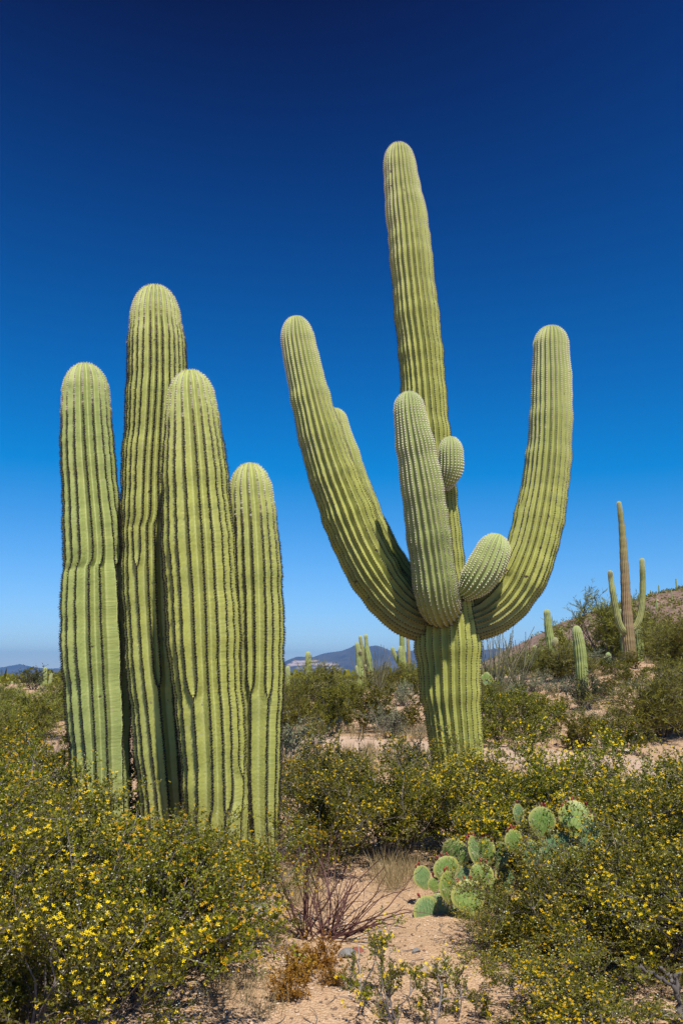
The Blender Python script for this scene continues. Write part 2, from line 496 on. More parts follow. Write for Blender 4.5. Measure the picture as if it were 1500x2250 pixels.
# ------------------------------------------------------------------ saguaros
def resample(P, R, step):
    P, R = np.asarray(P, float), np.asarray(R, float)
    n = len(P)
    # Catmull-Rom through the control points
    Pe = np.vstack([2 * P[0] - P[1], P, 2 * P[-1] - P[-2]])
    Re = np.concatenate([[R[0]], R, [R[-1]]])
    out, rr = [], []
    for i in range(n - 1):
        p0, p1, p2, p3 = Pe[i:i + 4]
        r0, r1, r2, r3 = Re[i:i + 4]
        t = np.linspace(0, 1, 24, endpoint=(i == n - 2))[:, None]
        out.append(0.5 * ((2 * p1) + (-p0 + p2) * t + (2 * p0 - 5 * p1 + 4 * p2 - p3) * t ** 2 + (-p0 + 3 * p1 - 3 * p2 + p3) * t ** 3))
        t = t[:, 0]
        rr.append(0.5 * ((2 * r1) + (-r0 + r2) * t + (2 * r0 - 5 * r1 + 4 * r2 - r3) * t ** 2 + (-r0 + 3 * r1 - 3 * r2 + r3) * t ** 3))
    P, R = np.vstack(out), np.concatenate(rr)
    s = np.concatenate([[0], np.cumsum(np.linalg.norm(np.diff(P, axis=0), axis=1))])
    L = s[-1]
    rt = R[-1]
    dome = 1.5 * rt
    a = np.arange(0, L - dome, step)
    b = L - dome + dome * np.sin(np.linspace(0, math.pi / 2, max(8, int(dome / step * 1.3))))
    u = np.concatenate([a, b])
    P = np.stack([np.interp(u, s, P[:, k]) for k in range(3)], -1)
    R = np.interp(u, s, R)
    x = np.clip((L - u) / dome, 0, 1)
    R = R * np.sqrt(np.clip(1 - (1 - x) ** 2.15, 0, 1))
    return P, np.maximum(R, 0.0005), u, L

def make_stem(P, R, ribs=18, depth=0.16, step=0.029, seed=0, wobble=0.025, merges=5, tint=(0.2, 0.2), spines=7, spine_len=0.022,
              spacing=0.025, young_len=0.6, dots=0.006, spine_tri=1, far=False, samples=8, cork=None, young_min=0.0, flute=1.0, spine_w=0.0016, scars=()):
    """Skin and spines of one ribbed saguaro stem whose axis follows P with radii R; the last point is the tip."""
    rng = np.random.default_rng(seed)
    C, R, u, L = resample(P, R, step)
    n = len(C)
    T = norm(np.gradient(C, axis=0))
    # growth constrictions
    ph = rng.uniform(0, 6.28, 3)
    R = R * (1 + wobble * np.sin(u * 2 * math.pi / 0.62 + ph[0] + 1.2 * np.sin(u * 1.7 + ph[1])) + wobble * 0.6 * np.sin(u * 2 * math.pi / 0.27 + ph[2]))
    # parallel transport
    ref = np.array([0.0, -1.0, 0.0])
    U = np.zeros_like(C)
    v = ref - T[0] * ref.dot(T[0]); v /= np.linalg.norm(v) + 1e-9
    for i in range(n):
        v = v - T[i] * v.dot(T[i]); v /= np.linalg.norm(v) + 1e-9
        U[i] = v
    W = np.cross(T, U)
    # gap widths between crests; some gaps close towards the base (ribs join)
    gap = np.ones((n, ribs)) * (1 + rng.uniform(-0.12, 0.12, ribs))[None, :]
    gap *= 1 + 0.10 * np.sin(u[:, None] * 1.3 + rng.uniform(0, 6.28, ribs)[None, :])
    chosen = [g for g in rng.permutation(ribs // 2)[:merges] * 2]
    for g in chosen:
        h = rng.uniform(0.08, 0.62) * L
        f = np.clip((u - h) / 0.17, 0, 1)
        lost = gap[:, g] * (1 - np.sqrt(1 - (1 - f) ** 2))
        gap[:, g] -= lost
        gap[:, (g - 1) % ribs] += lost * 0.5
        gap[:, (g + 1) % ribs] += lost * 0.5
    tot = gap.sum(1, keepdims=True)
    gw = gap / tot * 2 * math.pi
    start = np.concatenate([np.zeros((n, 1)), np.cumsum(gw, 1)[:, :-1]], 1) + rng.uniform(0, 1) + 0.10 * np.sin(u * 0.9 + ph[0])[:, None]
    if samples == 8:
        us = np.array([0, 0.09, 0.24, 0.40, 0.5, 0.60, 0.76, 0.91]); ds = np.array([0, 0.07, 0.40, 0.84, 1.0, 0.84, 0.40, 0.07])
    else:
        us = np.array([0, 0.25, 0.5, 0.75]); ds = np.array([0, 0.4, 1.0, 0.4])
    k = len(us)
    TH = (start[:, :, None] + gw[:, :, None] * us[None, None, :]).reshape(n, ribs * k)
    std = 2 * math.pi / ribs
    dscale = np.minimum(gw / std, 1.25)
    DP = (dscale[:, :, None] * ds[None, None, :]).reshape(n, ribs * k)
    VAL = np.repeat((np.clip(ds - 0.75, 0, 1) * 4)[None, None, :] * np.minimum(dscale, 1)[:, :, None], 1, 0).reshape(n, ribs * k)
    rib_depth = depth * (18.0 / ribs) * flute
    ragged = rng.normal(0, 0.006, (n, ribs))
    ragged = np.repeat(ragged[:, :, None], k, 2).reshape(n, ribs * k)
    RR = R[:, None] * (1.0 + 0.35 * rib_depth - rib_depth * DP + ragged * (1 - DP))
    # beads on the crest
    bead = (np.cos(u / spacing * 2 * math.pi)[:, None]) * 0.0025 * (1 - np.clip(DP * 3, 0, 1))
    RR = np.maximum(RR + bead * (R[:, None] > 0.02), 0.0003)
    V = C[:, None, :] + RR[..., None] * (np.cos(TH)[..., None] * U[:, None, :] + np.sin(TH)[..., None] * W[:, None, :])
    m = ribs * k
    idx = np.arange(n * m).reshape(n, m)
    nxt = np.roll(idx, -1, 1)
    q = np.stack([idx[:-1], nxt[:-1], nxt[1:], idx[1:]], -1).reshape(-1, 4)
    tt = np.linspace(0, 1, n)
    tint_v = np.interp(tt, np.linspace(0, 1, len(tint)), tint)
    ck = np.zeros(n) if cork is None else np.clip(np.interp(tt, np.linspace(0, 1, len(cork)), cork), 0, 1)
    ones = np.ones(m)
    sc_v = np.zeros((n, m))
    for (q_, size) in scars:
        e = np.hypot(V[..., 0] - q_[0], (V[..., 2] - q_[2]) * 1.5) / (size * 0.72)
        sc_v = np.maximum(sc_v, np.exp(-e ** 2) * (V[..., 1] < C[:, None, 1] + 0.02))
    skin = mesh_data('saguaro_skin', V, quads=q, mat=M_SKIN_FAR if far else M_SKIN, smooth=True,
                     attrs={'tint': np.outer(tint_v, ones), 'valley': VAL, 'scar': sc_v, 'cork': np.outer(ck, ones), 'along': np.outer(u, ones), 'angle': np.sin(TH) * R[:, None] * 8 + np.cos(TH) * R[:, None] * 8})
    if not spines: return skin, None
    # areoles along every crest
    na = int(L / spacing)
    au = (np.arange(na) + 0.5) * spacing
    pos, nor, tan, you = [], [], [], []
    crest_th = start
    for r in range(ribs):
        th = np.interp(au + rng.uniform(-0.3, 0.3) * spacing, u, crest_th[:, r])
        rr = np.interp(au, u, RR[:, r * k])
        c = np.stack([np.interp(au, u, C[:, j]) for j in range(3)], -1)
        t_ = norm(np.stack([np.interp(au, u, T[:, j]) for j in range(3)], -1))
        u_ = norm(np.stack([np.interp(au, u, U[:, j]) for j in range(3)], -1)); w_ = np.cross(t_, u_)
        out = np.cos(th)[:, None] * u_ + np.sin(th)[:, None] * w_
        # skip where the rib has merged with its neighbour, and tilt the normal over the dome
        keep = np.interp(au, u, gw[:, r]) > 0.25 * std
        slope = np.interp(au, u, np.gradient(R, u + np.arange(n) * 1e-7))
        nn = norm(out - t_ * slope[:, None])
        y = np.clip(np.exp(-np.clip(L - au - young_len * 0.35, 0, None) / young_len), young_min, 1)
        pos.append((c + out * rr[:, None])[keep]); nor.append(nn[keep]); tan.append(t_[keep]); you.append(y[keep])
    pos, nor, tan, you = np.concatenate(pos), np.concatenate(nor), np.concatenate(tan), np.concatenate(you)
    N = len(pos)
    bit = np.cross(tan, nor)
    Vs, Ts, Ys = [], [], []
    base = 0
    you_j = np.clip(you + rng.normal(0, 0.08, N), 0, 1)
    you_s = sstep(you_j, 0.72, 1.02)
    you_d = sstep(you_j, 0.28, 0.55)
    for s in range(spines):
        a = 2 * math.pi * s / spines + rng.uniform(-0.4, 0.4, N)
        tilt = rng.uniform(0.35, 1.0, N) if s % 3 else rng.uniform(1.0, 2.2, N)
        dirv = norm(np.cos(a)[:, None] * bit + np.sin(a)[:, None] * tan + nor * tilt[:, None])
        ln = spine_len * rng.uniform(0.6, 1.35, N) * (1 - 0.5 * sstep(you, 0.6, 0.98))
        side = norm(np.cross(dirv, nor + rng.normal(0, 0.25, (N, 3))))
        wd = spine_w
        p0 = pos - nor * 0.002
        if spine_tri == 1:
            Vs.append(np.stack([p0 - side * wd, p0 + side * wd, p0 + dirv * ln[:, None]], 1).reshape(-1, 3))
            Ts.append((np.arange(N * 3).reshape(N, 3)) + base)
            Ys.append(np.repeat(you_s, 3)); base += N * 3
        else:
            up = np.cross(side, dirv)
            Vs.append(np.stack([p0 - side * wd, p0 + side * wd, p0 + up * wd * 1.6, p0 + dirv * ln[:, None]], 1).reshape(-1, 3))
            b = np.arange(N)[:, None] * 4 + base
            Ts.append(np.concatenate([b + [0, 1, 3], b + [1, 2, 3], b + [2, 0, 3]])); Ys.append(np.repeat(you_s, 4)); base += N * 4
    if dots > 0:
        sz = dots * (0.55 + 0.45 * you)[:, None]
        tip = pos + nor * sz * 0.95
        lo = pos - nor * 0.003
        Vs.append(np.stack([lo + tan * sz * 0.9, lo + bit * sz, lo - tan * sz * 0.9, lo - bit * sz, tip], 1).reshape(-1, 3))
        b = np.arange(N)[:, None] * 5 + base
        Ts.append(np.concatenate([b + [0, 1, 4], b + [1, 2, 4], b + [2, 3, 4], b + [3, 0, 4]]))
        Ys.append(np.repeat(np.clip(you_d * 0.88 + 0.06, 0, 1), 5))
    sp = mesh_data('saguaro_spines', np.concatenate(Vs), tris=np.concatenate(Ts), mat=M_SPINE, attrs={'young': np.concatenate(Ys)})
    return skin, sp

def pix_stem(ctrl, tip, d, base_world=None):
    """Control points (x, y, radius[, depth offset]) in photo pixels -> axis points and radii in metres."""
    P, R = [], []
    for c in ctrl:
        dd = d + (c[3] if len(c) > 3 else 0.0)
        w, s = px(c[0], c[1], dd)
        P.append(w); R.append(c[2] * s)
    dd = d + (tip[2] if len(tip) > 2 else (ctrl[-1][3] if len(ctrl[-1]) > 3 else 0.0))
    w, s = px(tip[0], tip[1], dd)
    P.append(w); R.append(R[-1] * 0.97)
    return P, R

def root_below(P, R, drop=0.12):
    """Carry the lowest point down into the soil."""
    b = P[0].copy()
    g = gz(b[0], b[1])
    b2 = b + (b - P[1]) / max((P[1] - b)[2], 0.1) * max(b[2] - g + drop, 0.05)
    return [b2] + P, [R[0] * 0.96] + R

def cactus_root(name, loc, label, group=None):
    o = obj(name, None, loc=loc, label=label, cat='cactus', group=group)
    return o

def add_stem(root, part, P, R, **kw):
    off = np.array(root.location)
    P = [np.asarray(p) - off for p in P]
    if 'scars' in kw: kw['scars'] = [(px(x, y, dd)[0] - off, sz) for x, y, dd, sz in kw['scars']]
    skin, sp = make_stem(P, R, **kw)
    o = obj(part, skin, parent=root)
    if sp is not None:
        obj('spines', sp, parent=o, kind='stuff')
    return o

LEFT_COLUMNS = [
    ('pale blue-green saguaro column, leftmost of the clump of four', 7.15,
     [(228, 1850, 56), (226, 1780, 57), (222, 1700, 58), (219, 1600, 62), (214, 1500, 65), (210, 1400, 68), (209, 1330, 66), (208, 1210, 60), (201, 1100, 56), (194, 1000, 52), (190, 900, 49), (189, 850, 45)], (187, 799),
     dict(ribs=18, seed=11, merges=5, scars=[(218, 1530, 6.9, 0.035), (184, 1628, 6.9, 0.03), (240, 1686, 6.9, 0.03), (246, 1648, 6.9, 0.035), (205, 1420, 6.9, 0.02)], tint=(0.75, 0.8, 0.65, 0.75, 0.8), depth=0.2)),
    ('tallest saguaro column of the clump, second from its left end', 6.95,
     [(372, 1850, 53), (362, 1720, 56), (352, 1570, 60), (345, 1450, 63), (341, 1350, 65), (339, 1250, 66), (338, 1150, 66), (338, 1050, 66), (342, 960, 64), (346, 860, 63), (345, 770, 59), (342, 700, 53)], (341, 629),
     dict(ribs=28, seed=12, merges=9, scars=[(316, 1706, 6.7, 0.04), (318, 1010, 6.7, 0.03), (330, 1082, 6.7, 0.04)], tint=(0.45, 0.35, 0.3, 0.35, 0.45))),
    ('stout yellow-green saguaro column standing foremost in the clump', 6.3,
     [(492, 1940, 50), (482, 1850, 60), (473, 1750, 67), (468, 1650, 69), (462, 1570, 70), (452, 1460, 73), (446, 1350, 76), (440, 1250, 75), (434, 1150, 73), (429, 1050, 67), (425, 950, 59), (421, 880, 50)], (418, 814),
     dict(ribs=21, seed=13, merges=6, scars=[(412, 1632, 6.0, 0.025), (455, 1500, 6.0, 0.018)], tint=(0.2, 0.1, 0.15, 0.3, 0.5))),
    ('shortest saguaro column of the clump, at its right end', 6.65,
     [(581, 1945, 29), (575, 1850, 36), (569, 1750, 43), (567, 1650, 47), (567, 1550, 50), (567, 1450, 53), (565, 1350, 54), (561, 1250, 53), (556, 1150, 50), (551, 1075, 44)], (548, 1017),
     dict(ribs=18, seed=14, merges=5, tint=(0.25, 0.2, 0.25, 0.45))),
]
for label, d, ctrl, tip, kw in LEFT_COLUMNS:
    P, R = pix_stem(ctrl, tip, d)
    P, R = root_below(P, R)
    root = cactus_root('saguaro_cactus', (P[0][0], P[0][1], gz(P[0][0], P[0][1])), label, 'saguaro columns of the near clump')
    add_stem(root, 'stem', P, R, spines=13, spine_len=0.027, spine_w=0.0029, spacing=0.022, young_len=0.85, dots=0.009, spine_tri=1, wobble=0.018, cork=(0.7, 0.35, 0.12, 0.04, 0, 0, 0, 0, 0, 0, 0, 0, 0), **kw)

# the great armed saguaro
D = 9.4
P, R = pix_stem([(1014, 1790, 50), (1010, 1730, 51), (1006, 1680, 53), (998, 1600, 57), (989, 1520, 62), (986, 1460, 66), (982, 1400, 69), (979, 1345, 62), (971, 1280, 54), (961, 1200, 52), (952, 1100, 50), (941, 1000, 49), (933, 910, 48),
                 (926, 800, 46), (916, 700, 46), (906, 600, 44), (896, 500, 43), (886, 430, 39), (879, 375, 34)], (873, 317), D)
P, R = root_below(P, R)
big = cactus_root('saguaro_cactus', (P[0][0], P[0][1], gz(P[0][0], P[0][1])), 'tall many-armed saguaro with upcurved arms beside the clump of columns')
KW = dict(spines=10, spine_len=0.021, spine_w=0.003, spacing=0.027, dots=0.0115, spine_tri=1)
add_stem(big, 'trunk', P, R, ribs=26, seed=21, scars=[(1012, 1300, D - 0.3, 0.075), (1008, 1338, D - 0.3, 0.085), (1018, 1318, D - 0.3, 0.06), (859, 372, D - 0.2, 0.06), (858, 404, D - 0.2, 0.05), (886, 421, D - 0.2, 0.05)], tint=(0.15, 0.1, 0.2, 0.15, 0.2, 0.35, 0.45), young_len=2.6, wobble=0.018, merges=3, depth=0.21, **KW)
ARMS = [
    ('long upswept arm on the clump side', [(985, 1368, 36, 0.02), (945, 1366, 42, -0.03), (900, 1350, 48, -0.05), (858, 1312, 52, -0.05), (820, 1256, 54, -0.05), (787, 1190, 55, -0.05), (757, 1112, 54, -0.05), (728, 1035, 50, -0.05), (703, 955, 46, -0.05), (682, 875, 41, -0.05), (666, 805, 38, -0.05), (655, 750, 35, -0.05)], (648, 696),
     dict(ribs=25, seed=22, scars=[(827, 1210, D - 0.3, 0.05), (782, 1276, D - 0.3, 0.045), (858, 1272, D - 0.3, 0.04)], depth=0.2, tint=(0.2, 0.15, 0.15, 0.3, 0.5), young_len=2.0, merges=6)),
    ('arm half hidden behind the upswept arm', [(985, 1330, 34, 0.1), (930, 1318, 36, 0.42), (875, 1270, 38, 0.62), (826, 1190, 38, 0.68), (792, 1115, 38, 0.68), (766, 1045, 37, 0.68), (748, 985, 34, 0.68), (738, 945, 30, 0.68)], (731, 897),
     dict(ribs=18, seed=23, tint=(0.25, 0.3, 0.4), young_len=1.6, merges=3)),
    ('thick upright arm in front of the trunk', [(978, 1322, 36, -0.05), (972, 1338, 40, -0.3), (962, 1322, 44, -0.5), (954, 1280, 46, -0.58), (944, 1200, 46, -0.64), (931, 1100, 45, -0.72), (917, 1010, 42, -0.8), (907, 955, 38, -0.85), (900, 910, 34, -0.88)], (895, 861),
     dict(ribs=24, seed=24, tint=(0.6, 0.75, 0.8), young_len=2.2, young_min=0.62, merges=2)),
    ('long curved arm on the hill side', [(985, 1372, 34, 0.02), (1030, 1368, 40, 0.0), (1075, 1350, 45, 0.0), (1116, 1312, 50, 0.0), (1146, 1260, 53, 0.0), (1170, 1195, 52, 0.0), (1187, 1120, 50, 0.0), (1200, 1040, 47, 0.0), (1208, 950, 44, 0.0), (1211, 850, 41, 0.0), (1210, 775, 37, 0.0)], (1209, 716),
     dict(ribs=25, seed=25, scars=[(1186, 1204, D - 0.25, 0.05), (1153, 1268, D - 0.25, 0.05), (1112, 1252, D - 0.25, 0.05), (1203, 1135, D - 0.25, 0.04)], depth=0.2, tint=(0.2, 0.15, 0.25, 0.5, 0.7), young_len=2.2, merges=6)),
    ('short fat budding arm above the curved arm', [(1000, 1308, 14, -0.1), (1026, 1296, 24, -0.26), (1046, 1276, 34, -0.36), (1066, 1246, 39, -0.4), (1082, 1212, 37, -0.42)], (1097, 1174),
     dict(ribs=22, seed=26, tint=(0.8, 0.8, 0.8), young_len=2.0, young_min=0.8, merges=0)),
    ('small round budding arm high on the trunk', [(965, 1078, 10, -0.12), (982, 1058, 17, -0.3), (990, 1030, 25, -0.36), (990, 1000, 26, -0.38)], (988, 959),
     dict(ribs=20, seed=27, tint=(0.8, 0.8), young_len=2.0, young_min=0.8, merges=0)),
]
for label, ctrl, tip, kw in ARMS:
    P, R = pix_stem(ctrl, tip, D)
    o = add_stem(big, 'arm', P, R, wobble=0.018, cork=(0.75, 0.5, 0.12, 0.0, 0.0, 0.0, 0.0, 0.0, 0.0, 0.0, 0.0, 0.0), **{**KW, **kw})
    o['label'] = label

def far_saguaro(label, d, stems, group=None, ribs=14, tint=(0.3, 0.35), cork0=None, spacing=0.05):
    """stems: list of (control points, tip, options); the first is the trunk."""
    root = None
    for i, (ctrl, tip, opt) in enumerate(stems):
        P, R = pix_stem(ctrl, tip, d)
        if i == 0:
            P, R = root_below(P, R, 0.2)
            root = cactus_root('saguaro_cactus', (P[0][0], P[0][1], gz(P[0][0], P[0][1])), label, group)
        o = dict(ribs=ribs, tint=tint, step=0.05, samples=4, far=True, spines=4, spine_len=0.03, spacing=spacing, dots=0.012, young_len=0.5, merges=2, seed=int(ctrl[0][0]) + i, depth=0.2, wobble=0.03)
        o.update(opt)
        add_stem(root, 'trunk' if i == 0 else 'arm', P, R, **o)
    return root

# ---- saguaros on the right bank
far_saguaro('tall brown-trunked saguaro with two upcurved arms on the bank', 33.0, [
    ([(1386, 1466, 13), (1383, 1440, 13), (1379, 1390, 12.5), (1375, 1330, 10), (1371, 1250, 8.5), (1366, 1170, 6.5), (1362, 1130, 5.2)], (1358, 1101), dict(tint=(0.1, 0.1, 0.0, 0.1), cork=(0.85, 0.8, 0.95, 0.85, 0.6, 0.45, 0.1), ribs=16)),
    ([(1380, 1392, 5, 0.0), (1370, 1388, 6.5, -0.1), (1360, 1372, 6.5, -0.1), (1351, 1335, 6.3, -0.1), (1345, 1300, 5.8, -0.1), (1341, 1272, 5)], (1339, 1253, -0.1), dict(tint=(0.1, 0.1), cork=(0.35, 0.25, 0.2, 0.1))),
    ([(1380, 1384, 5, 0.0), (1392, 1380, 6.2, 0.05), (1404, 1358, 6.5, 0.05), (1410, 1320, 6, 0.05), (1411, 1280, 5.6, 0.05), (1410, 1248, 5)], (1409, 1226, 0.05), dict(tint=(0.15, 0.1), cork=(0.35, 0.25, 0.2, 0.1))),
])
far_saguaro('plain green saguaro half hidden behind the brown-trunked one', 34.5, [([(1404, 1452, 8.5), (1404, 1420, 8.5), (1402, 1395, 8)], (1401, 1374), dict(tint=(0.6, 0.6)))])
far_saguaro('thin dark saguaro just behind the brown trunk and its arm', 35.0, [([(1370, 1440, 5), (1366, 1400, 5), (1364, 1365, 4.2)], (1362, 1338), dict(tint=(0.9, 0.9)))])
far_saguaro('slim saguaro with a round side bud on the slope', 36.0, [
    ([(1213, 1482, 8.5), (1211, 1450, 9.5), (1208, 1410, 9), (1204, 1380, 8), (1202, 1358, 6.8)], (1200, 1338), dict(tint=(0.35, 0.3, 0.4))),
    ([(1211, 1418, 3), (1216, 1417, 5, -0.15), (1219, 1412, 6, -0.2)], (1219, 1400, -0.2), dict(tint=(0.7, 0.7), cork=(0.6, 0.3)))])
far_saguaro('stout club-shaped saguaro in front of the bank', 26.0, [([(1280, 1518, 10.5), (1278, 1490, 12), (1275, 1450, 12.5), (1271, 1415, 12), (1267, 1392, 10)], (1265, 1374), dict(tint=(0.25, 0.25, 0.35), ribs=16, cork=(0.1, 0, 0, 0)))])
far_saguaro('thin saguaro beyond the slim one with the bud', 48.0, [([(1237, 1436, 4.2), (1235, 1410, 4.6), (1232, 1392, 3.8)], (1231, 1379), dict(tint=(0.3, 0.3)))])
far_saguaro('very small saguaro right beside the thin one on the slope', 48.5, [([(1243, 1438, 3.2), (1242, 1420, 3.4)], (1241, 1402), dict(tint=(0.4, 0.3)))])
far_saguaro('dull green saguaro low on the slope near the ocotillo', 44.0, [([(1177, 1468, 4.4), (1175, 1445, 4.8), (1174, 1430, 4)], (1173, 1417), dict(tint=(0.6, 0.5)))])
far_saguaro('grey-capped young saguaro below the brown-trunked one', 30.5, [([(1340, 1490, 6.5), (1338, 1465, 7.2), (1336, 1447, 6)], (1335, 1433), dict(tint=(0.9, 0.9), young_min=0.3))])
far_saguaro('stubby young saguaro touching the grey-capped one', 30.8, [([(1330, 1480, 5), (1328, 1465, 5.5), (1327, 1455, 4.8)], (1326, 1443), dict(tint=(0.8, 0.9)))])
# ---- saguaros behind the middle
far_saguaro('saguaro with small buds, left of the pair above the sandy gap', 40.0, [
    ([(794, 1520, 6.5), (792, 1490, 7.6), (789, 1450, 6.4), (786, 1427, 5)], (784, 1411), dict(tint=(0.3, 0.3))),
    ([(790, 1436, 2), (791, 1434, 3.0, -0.15)], (791, 1426, -0.2), dict(tint=(0.7, 0.7), cork=(0.6, 0.4))),
    ([(793, 1490, 3), (786, 1482, 3.0, -0.1), (784, 1474, 3, -0.1)], (783, 1462, -0.1), dict())])
far_saguaro('saguaro with a bud low on its side, right of the pair', 40.6, [
    ([(814, 1522, 7.6), (813, 1495, 8.2), (809, 1450, 7.2), (806, 1428, 5.6), (805, 1418, 4)], (803, 1393), dict(tint=(0.3, 0.3))),
    ([(808, 1470, 2.5), (803, 1467, 4, -0.2)], (801, 1460, -0.25), dict(tint=(0.7, 0.7), cork=(0.6, 0.4)))])
far_saguaro('brownish leaning saguaro between the pair', 42.5, [([(803, 1512, 5.5), (801, 1480, 5.6), (797, 1440, 4.8), (793, 1412, 3.8)], (791, 1396), dict(cork=(0.5, 0.45, 0.3, 0.1)))])
far_saguaro('saguaro with upraised arms under the long upswept arm', 44.0, [
    ([(887, 1510, 6.6), (886, 1480, 7.4), (884, 1440, 6), (883, 1410, 5.2)], (882, 1375), dict(tint=(0.25, 0.25))),
    ([(884, 1460, 3, 0), (877, 1458, 4.2, -0.1), (870, 1447, 4.2, -0.1), (864, 1432, 4, -0.1)], (861, 1421, -0.1), dict()),
    ([(885, 1458, 3, -0.1), (880, 1456, 4, -0.35), (879, 1440, 4.2, -0.4)], (879, 1419, -0.4), dict())])
far_saguaro('thin brown saguaro trunk beside the one with upraised arms', 47.0, [([(901, 1500, 4.5), (899, 1470, 4.6), (897, 1430, 3.6)], (895, 1398), dict(cork=(0.8, 0.8, 0.7, 0.5)))])
far_saguaro('lone saguaro rising out of the feathery green bush', 36.0, [([(678, 1512, 6.6), (678, 1480, 6.6), (677, 1455, 5.8)], (676, 1431), dict(tint=(0.3, 0.3)))])
far_saguaro('saguaro tip just clearing the feathery bush', 37.0, [([(633, 1512, 5), (632, 1490, 5)], (632, 1463), dict(tint=(0.3, 0.3)))])
# ---- left distance
far_saguaro('far saguaro with raised arms in the left distance', 48.0, [
    ([(100, 1535, 5), (99, 1510, 5), (99, 1485, 4.6)], (100, 1466), dict(tint=(0.3, 0.3))),
    ([(98, 1524, 3.5), (93, 1520, 4.2), (90, 1503, 4.2), (88, 1492, 4.4)], (87, 1483), dict()),
    ([(100, 1522, 3), (105, 1518, 3.6), (110, 1502, 3.6), (112, 1490, 3.2)], (113, 1478), dict())])
far_saguaro('tiny faint saguaro at the left edge of the scrub', 70.0, [([(27, 1525, 2.6), (27, 1510, 2.6)], (27, 1497), dict())])

# ------------------------------------------------------------------ twigs, leaves, flowers
def grow(rng, o, d, L, S, wander, up):
    N = len(o)
    pts, dirs = [o], [d]
    for s in range(S - 1):
        d = norm(d + rng.normal(0, wander, (N, 3)) + np.array([0, 0, up]))
        pts.append(pts[-1] + d * (L / (S - 1))[:, None]); dirs.append(d)
    return np.stack(pts, 1), np.stack(dirs, 1)

def children(rng, P, Dr, n, lo, spread):
    N, S, _ = P.shape
    i = rng.integers(0, N, n); s = rng.integers(lo, S, n)
    o, d = P[i, s], Dr[i, s]
    r = rng.normal(0, 1, (n, 3)); r = norm(r - d * (r * d).sum(1, keepdims=True))
    return o, norm(d + r * spread), i

def tubes(groups, sides=3, seed=0):
    """groups of (polylines (N,S,3), radius at root, radius at tip) -> vertices, quads, random per branch."""
    rng = np.random.default_rng(seed)
    Vs, Qs, Rs, base = [], [], [], 0
    for P, r0, r1 in groups:
        N, S, _ = P.shape
        T = norm(np.gradient(P, axis=1))
        ref = norm(rng.normal(0, 1, (N, 1, 3)))
        u = norm(np.cross(T, ref)); v = np.cross(T, u)
        rad = (np.linspace(1, 0, S)[None, :] * (np.asarray(r0) - r1).reshape(-1, 1) + r1) if np.ndim(r0) else np.linspace(r0, r1, S)[None, :].repeat(N, 0)
        a = np.arange(sides) * 2 * math.pi / sides
        ring = P[:, :, None, :] + rad[:, :, None, None] * (np.cos(a)[None, None, :, None] * u[:, :, None, :] + np.sin(a)[None, None, :, None] * v[:, :, None, :])
        idx = np.arange(N * S * sides).reshape(N, S, sides) + base
        nx = np.roll(idx, -1, 2)
        Qs.append(np.stack([idx[:, :-1], nx[:, :-1], nx[:, 1:], idx[:, 1:]], -1).reshape(-1, 4))
        Vs.append(ring.reshape(-1, 3)); Rs.append(np.repeat(rng.uniform(0, 1, N), S * sides))
        base += N * S * sides
    return np.concatenate(Vs), np.concatenate(Qs), np.concatenate(Rs)

def leaf_quads(rng, pos, dirv, ln, wd):
    N = len(pos)
    side = norm(np.cross(dirv, rng.normal(0, 1, (N, 3))))
    ln, wd = ln[:, None], wd[:, None]
    mid = pos + dirv * ln * 0.5
    V = np.stack([pos, mid + side * wd * 0.5, pos + dirv * ln, mid - side * wd * 0.5], 1).reshape(-1, 3)
    return V, np.arange(N * 4).reshape(N, 4), np.repeat(rng.uniform(0, 1, N), 4)

def along(rng, P, Dr, K, lo=0.15):
    N, S, _ = P.shape
    t = (lo + (1 - lo) * rng.uniform(0, 1, (N, K))) * (S - 1)
    i = np.minimum(t.astype(int), S - 2); f = (t - i)[..., None]
    ar = np.arange(N)[:, None]
    return (P[ar, i] * (1 - f) + P[ar, i + 1] * f).reshape(-1, 3), Dr[ar, i].reshape(-1, 3)

def flowers(rng, pos, axis, size):
    N = len(pos)
    u = norm(np.cross(axis, rng.normal(0, 1, (N, 3)))); v = np.cross(axis, u)
    Vs, tint = [], np.repeat(rng.uniform(0, 1, N), 20)
    for k in range(5):
        a = 2 * math.pi * k / 5 + rng.uniform(-0.15, 0.15, N)
        d = norm(np.cos(a)[:, None] * u + np.sin(a)[:, None] * v + axis * rng.uniform(0.05, 0.6, N)[:, None])
        s = norm(np.cross(d, axis + rng.normal(0, 0.25, (N, 3))))
        L = (size * rng.uniform(0.75, 1.15, N))[:, None]
        m = pos + d * L * 0.6
        Vs.append(np.stack([pos, m + s * L * 0.24, pos + d * L, m - s * L * 0.24], 1))
    V = np.stack(Vs, 1).reshape(-1, 3)
    return V, np.arange(N * 20).reshape(-1, 4), tint

def balls(rng, pos, r):
    N = len(pos)
    o = np.array([[1, 0, 0], [-1, 0, 0], [0, 1, 0], [0, -1, 0], [0, 0, 1], [0, 0, -1]], float)
    f = np.array([[0, 2, 4], [2, 1, 4], [1, 3, 4], [3, 0, 4], [2, 0, 5], [1, 2, 5], [3, 1, 5], [0, 3, 5]])
    V = (pos[:, None, :] + o[None] * (r * rng.uniform(0.7, 1.3, N))[:, None, None]).reshape(-1, 3)
    return V, (f[None] + np.arange(N)[:, None, None] * 6).reshape(-1, 3), np.repeat(rng.uniform(0, 1, N), 6)

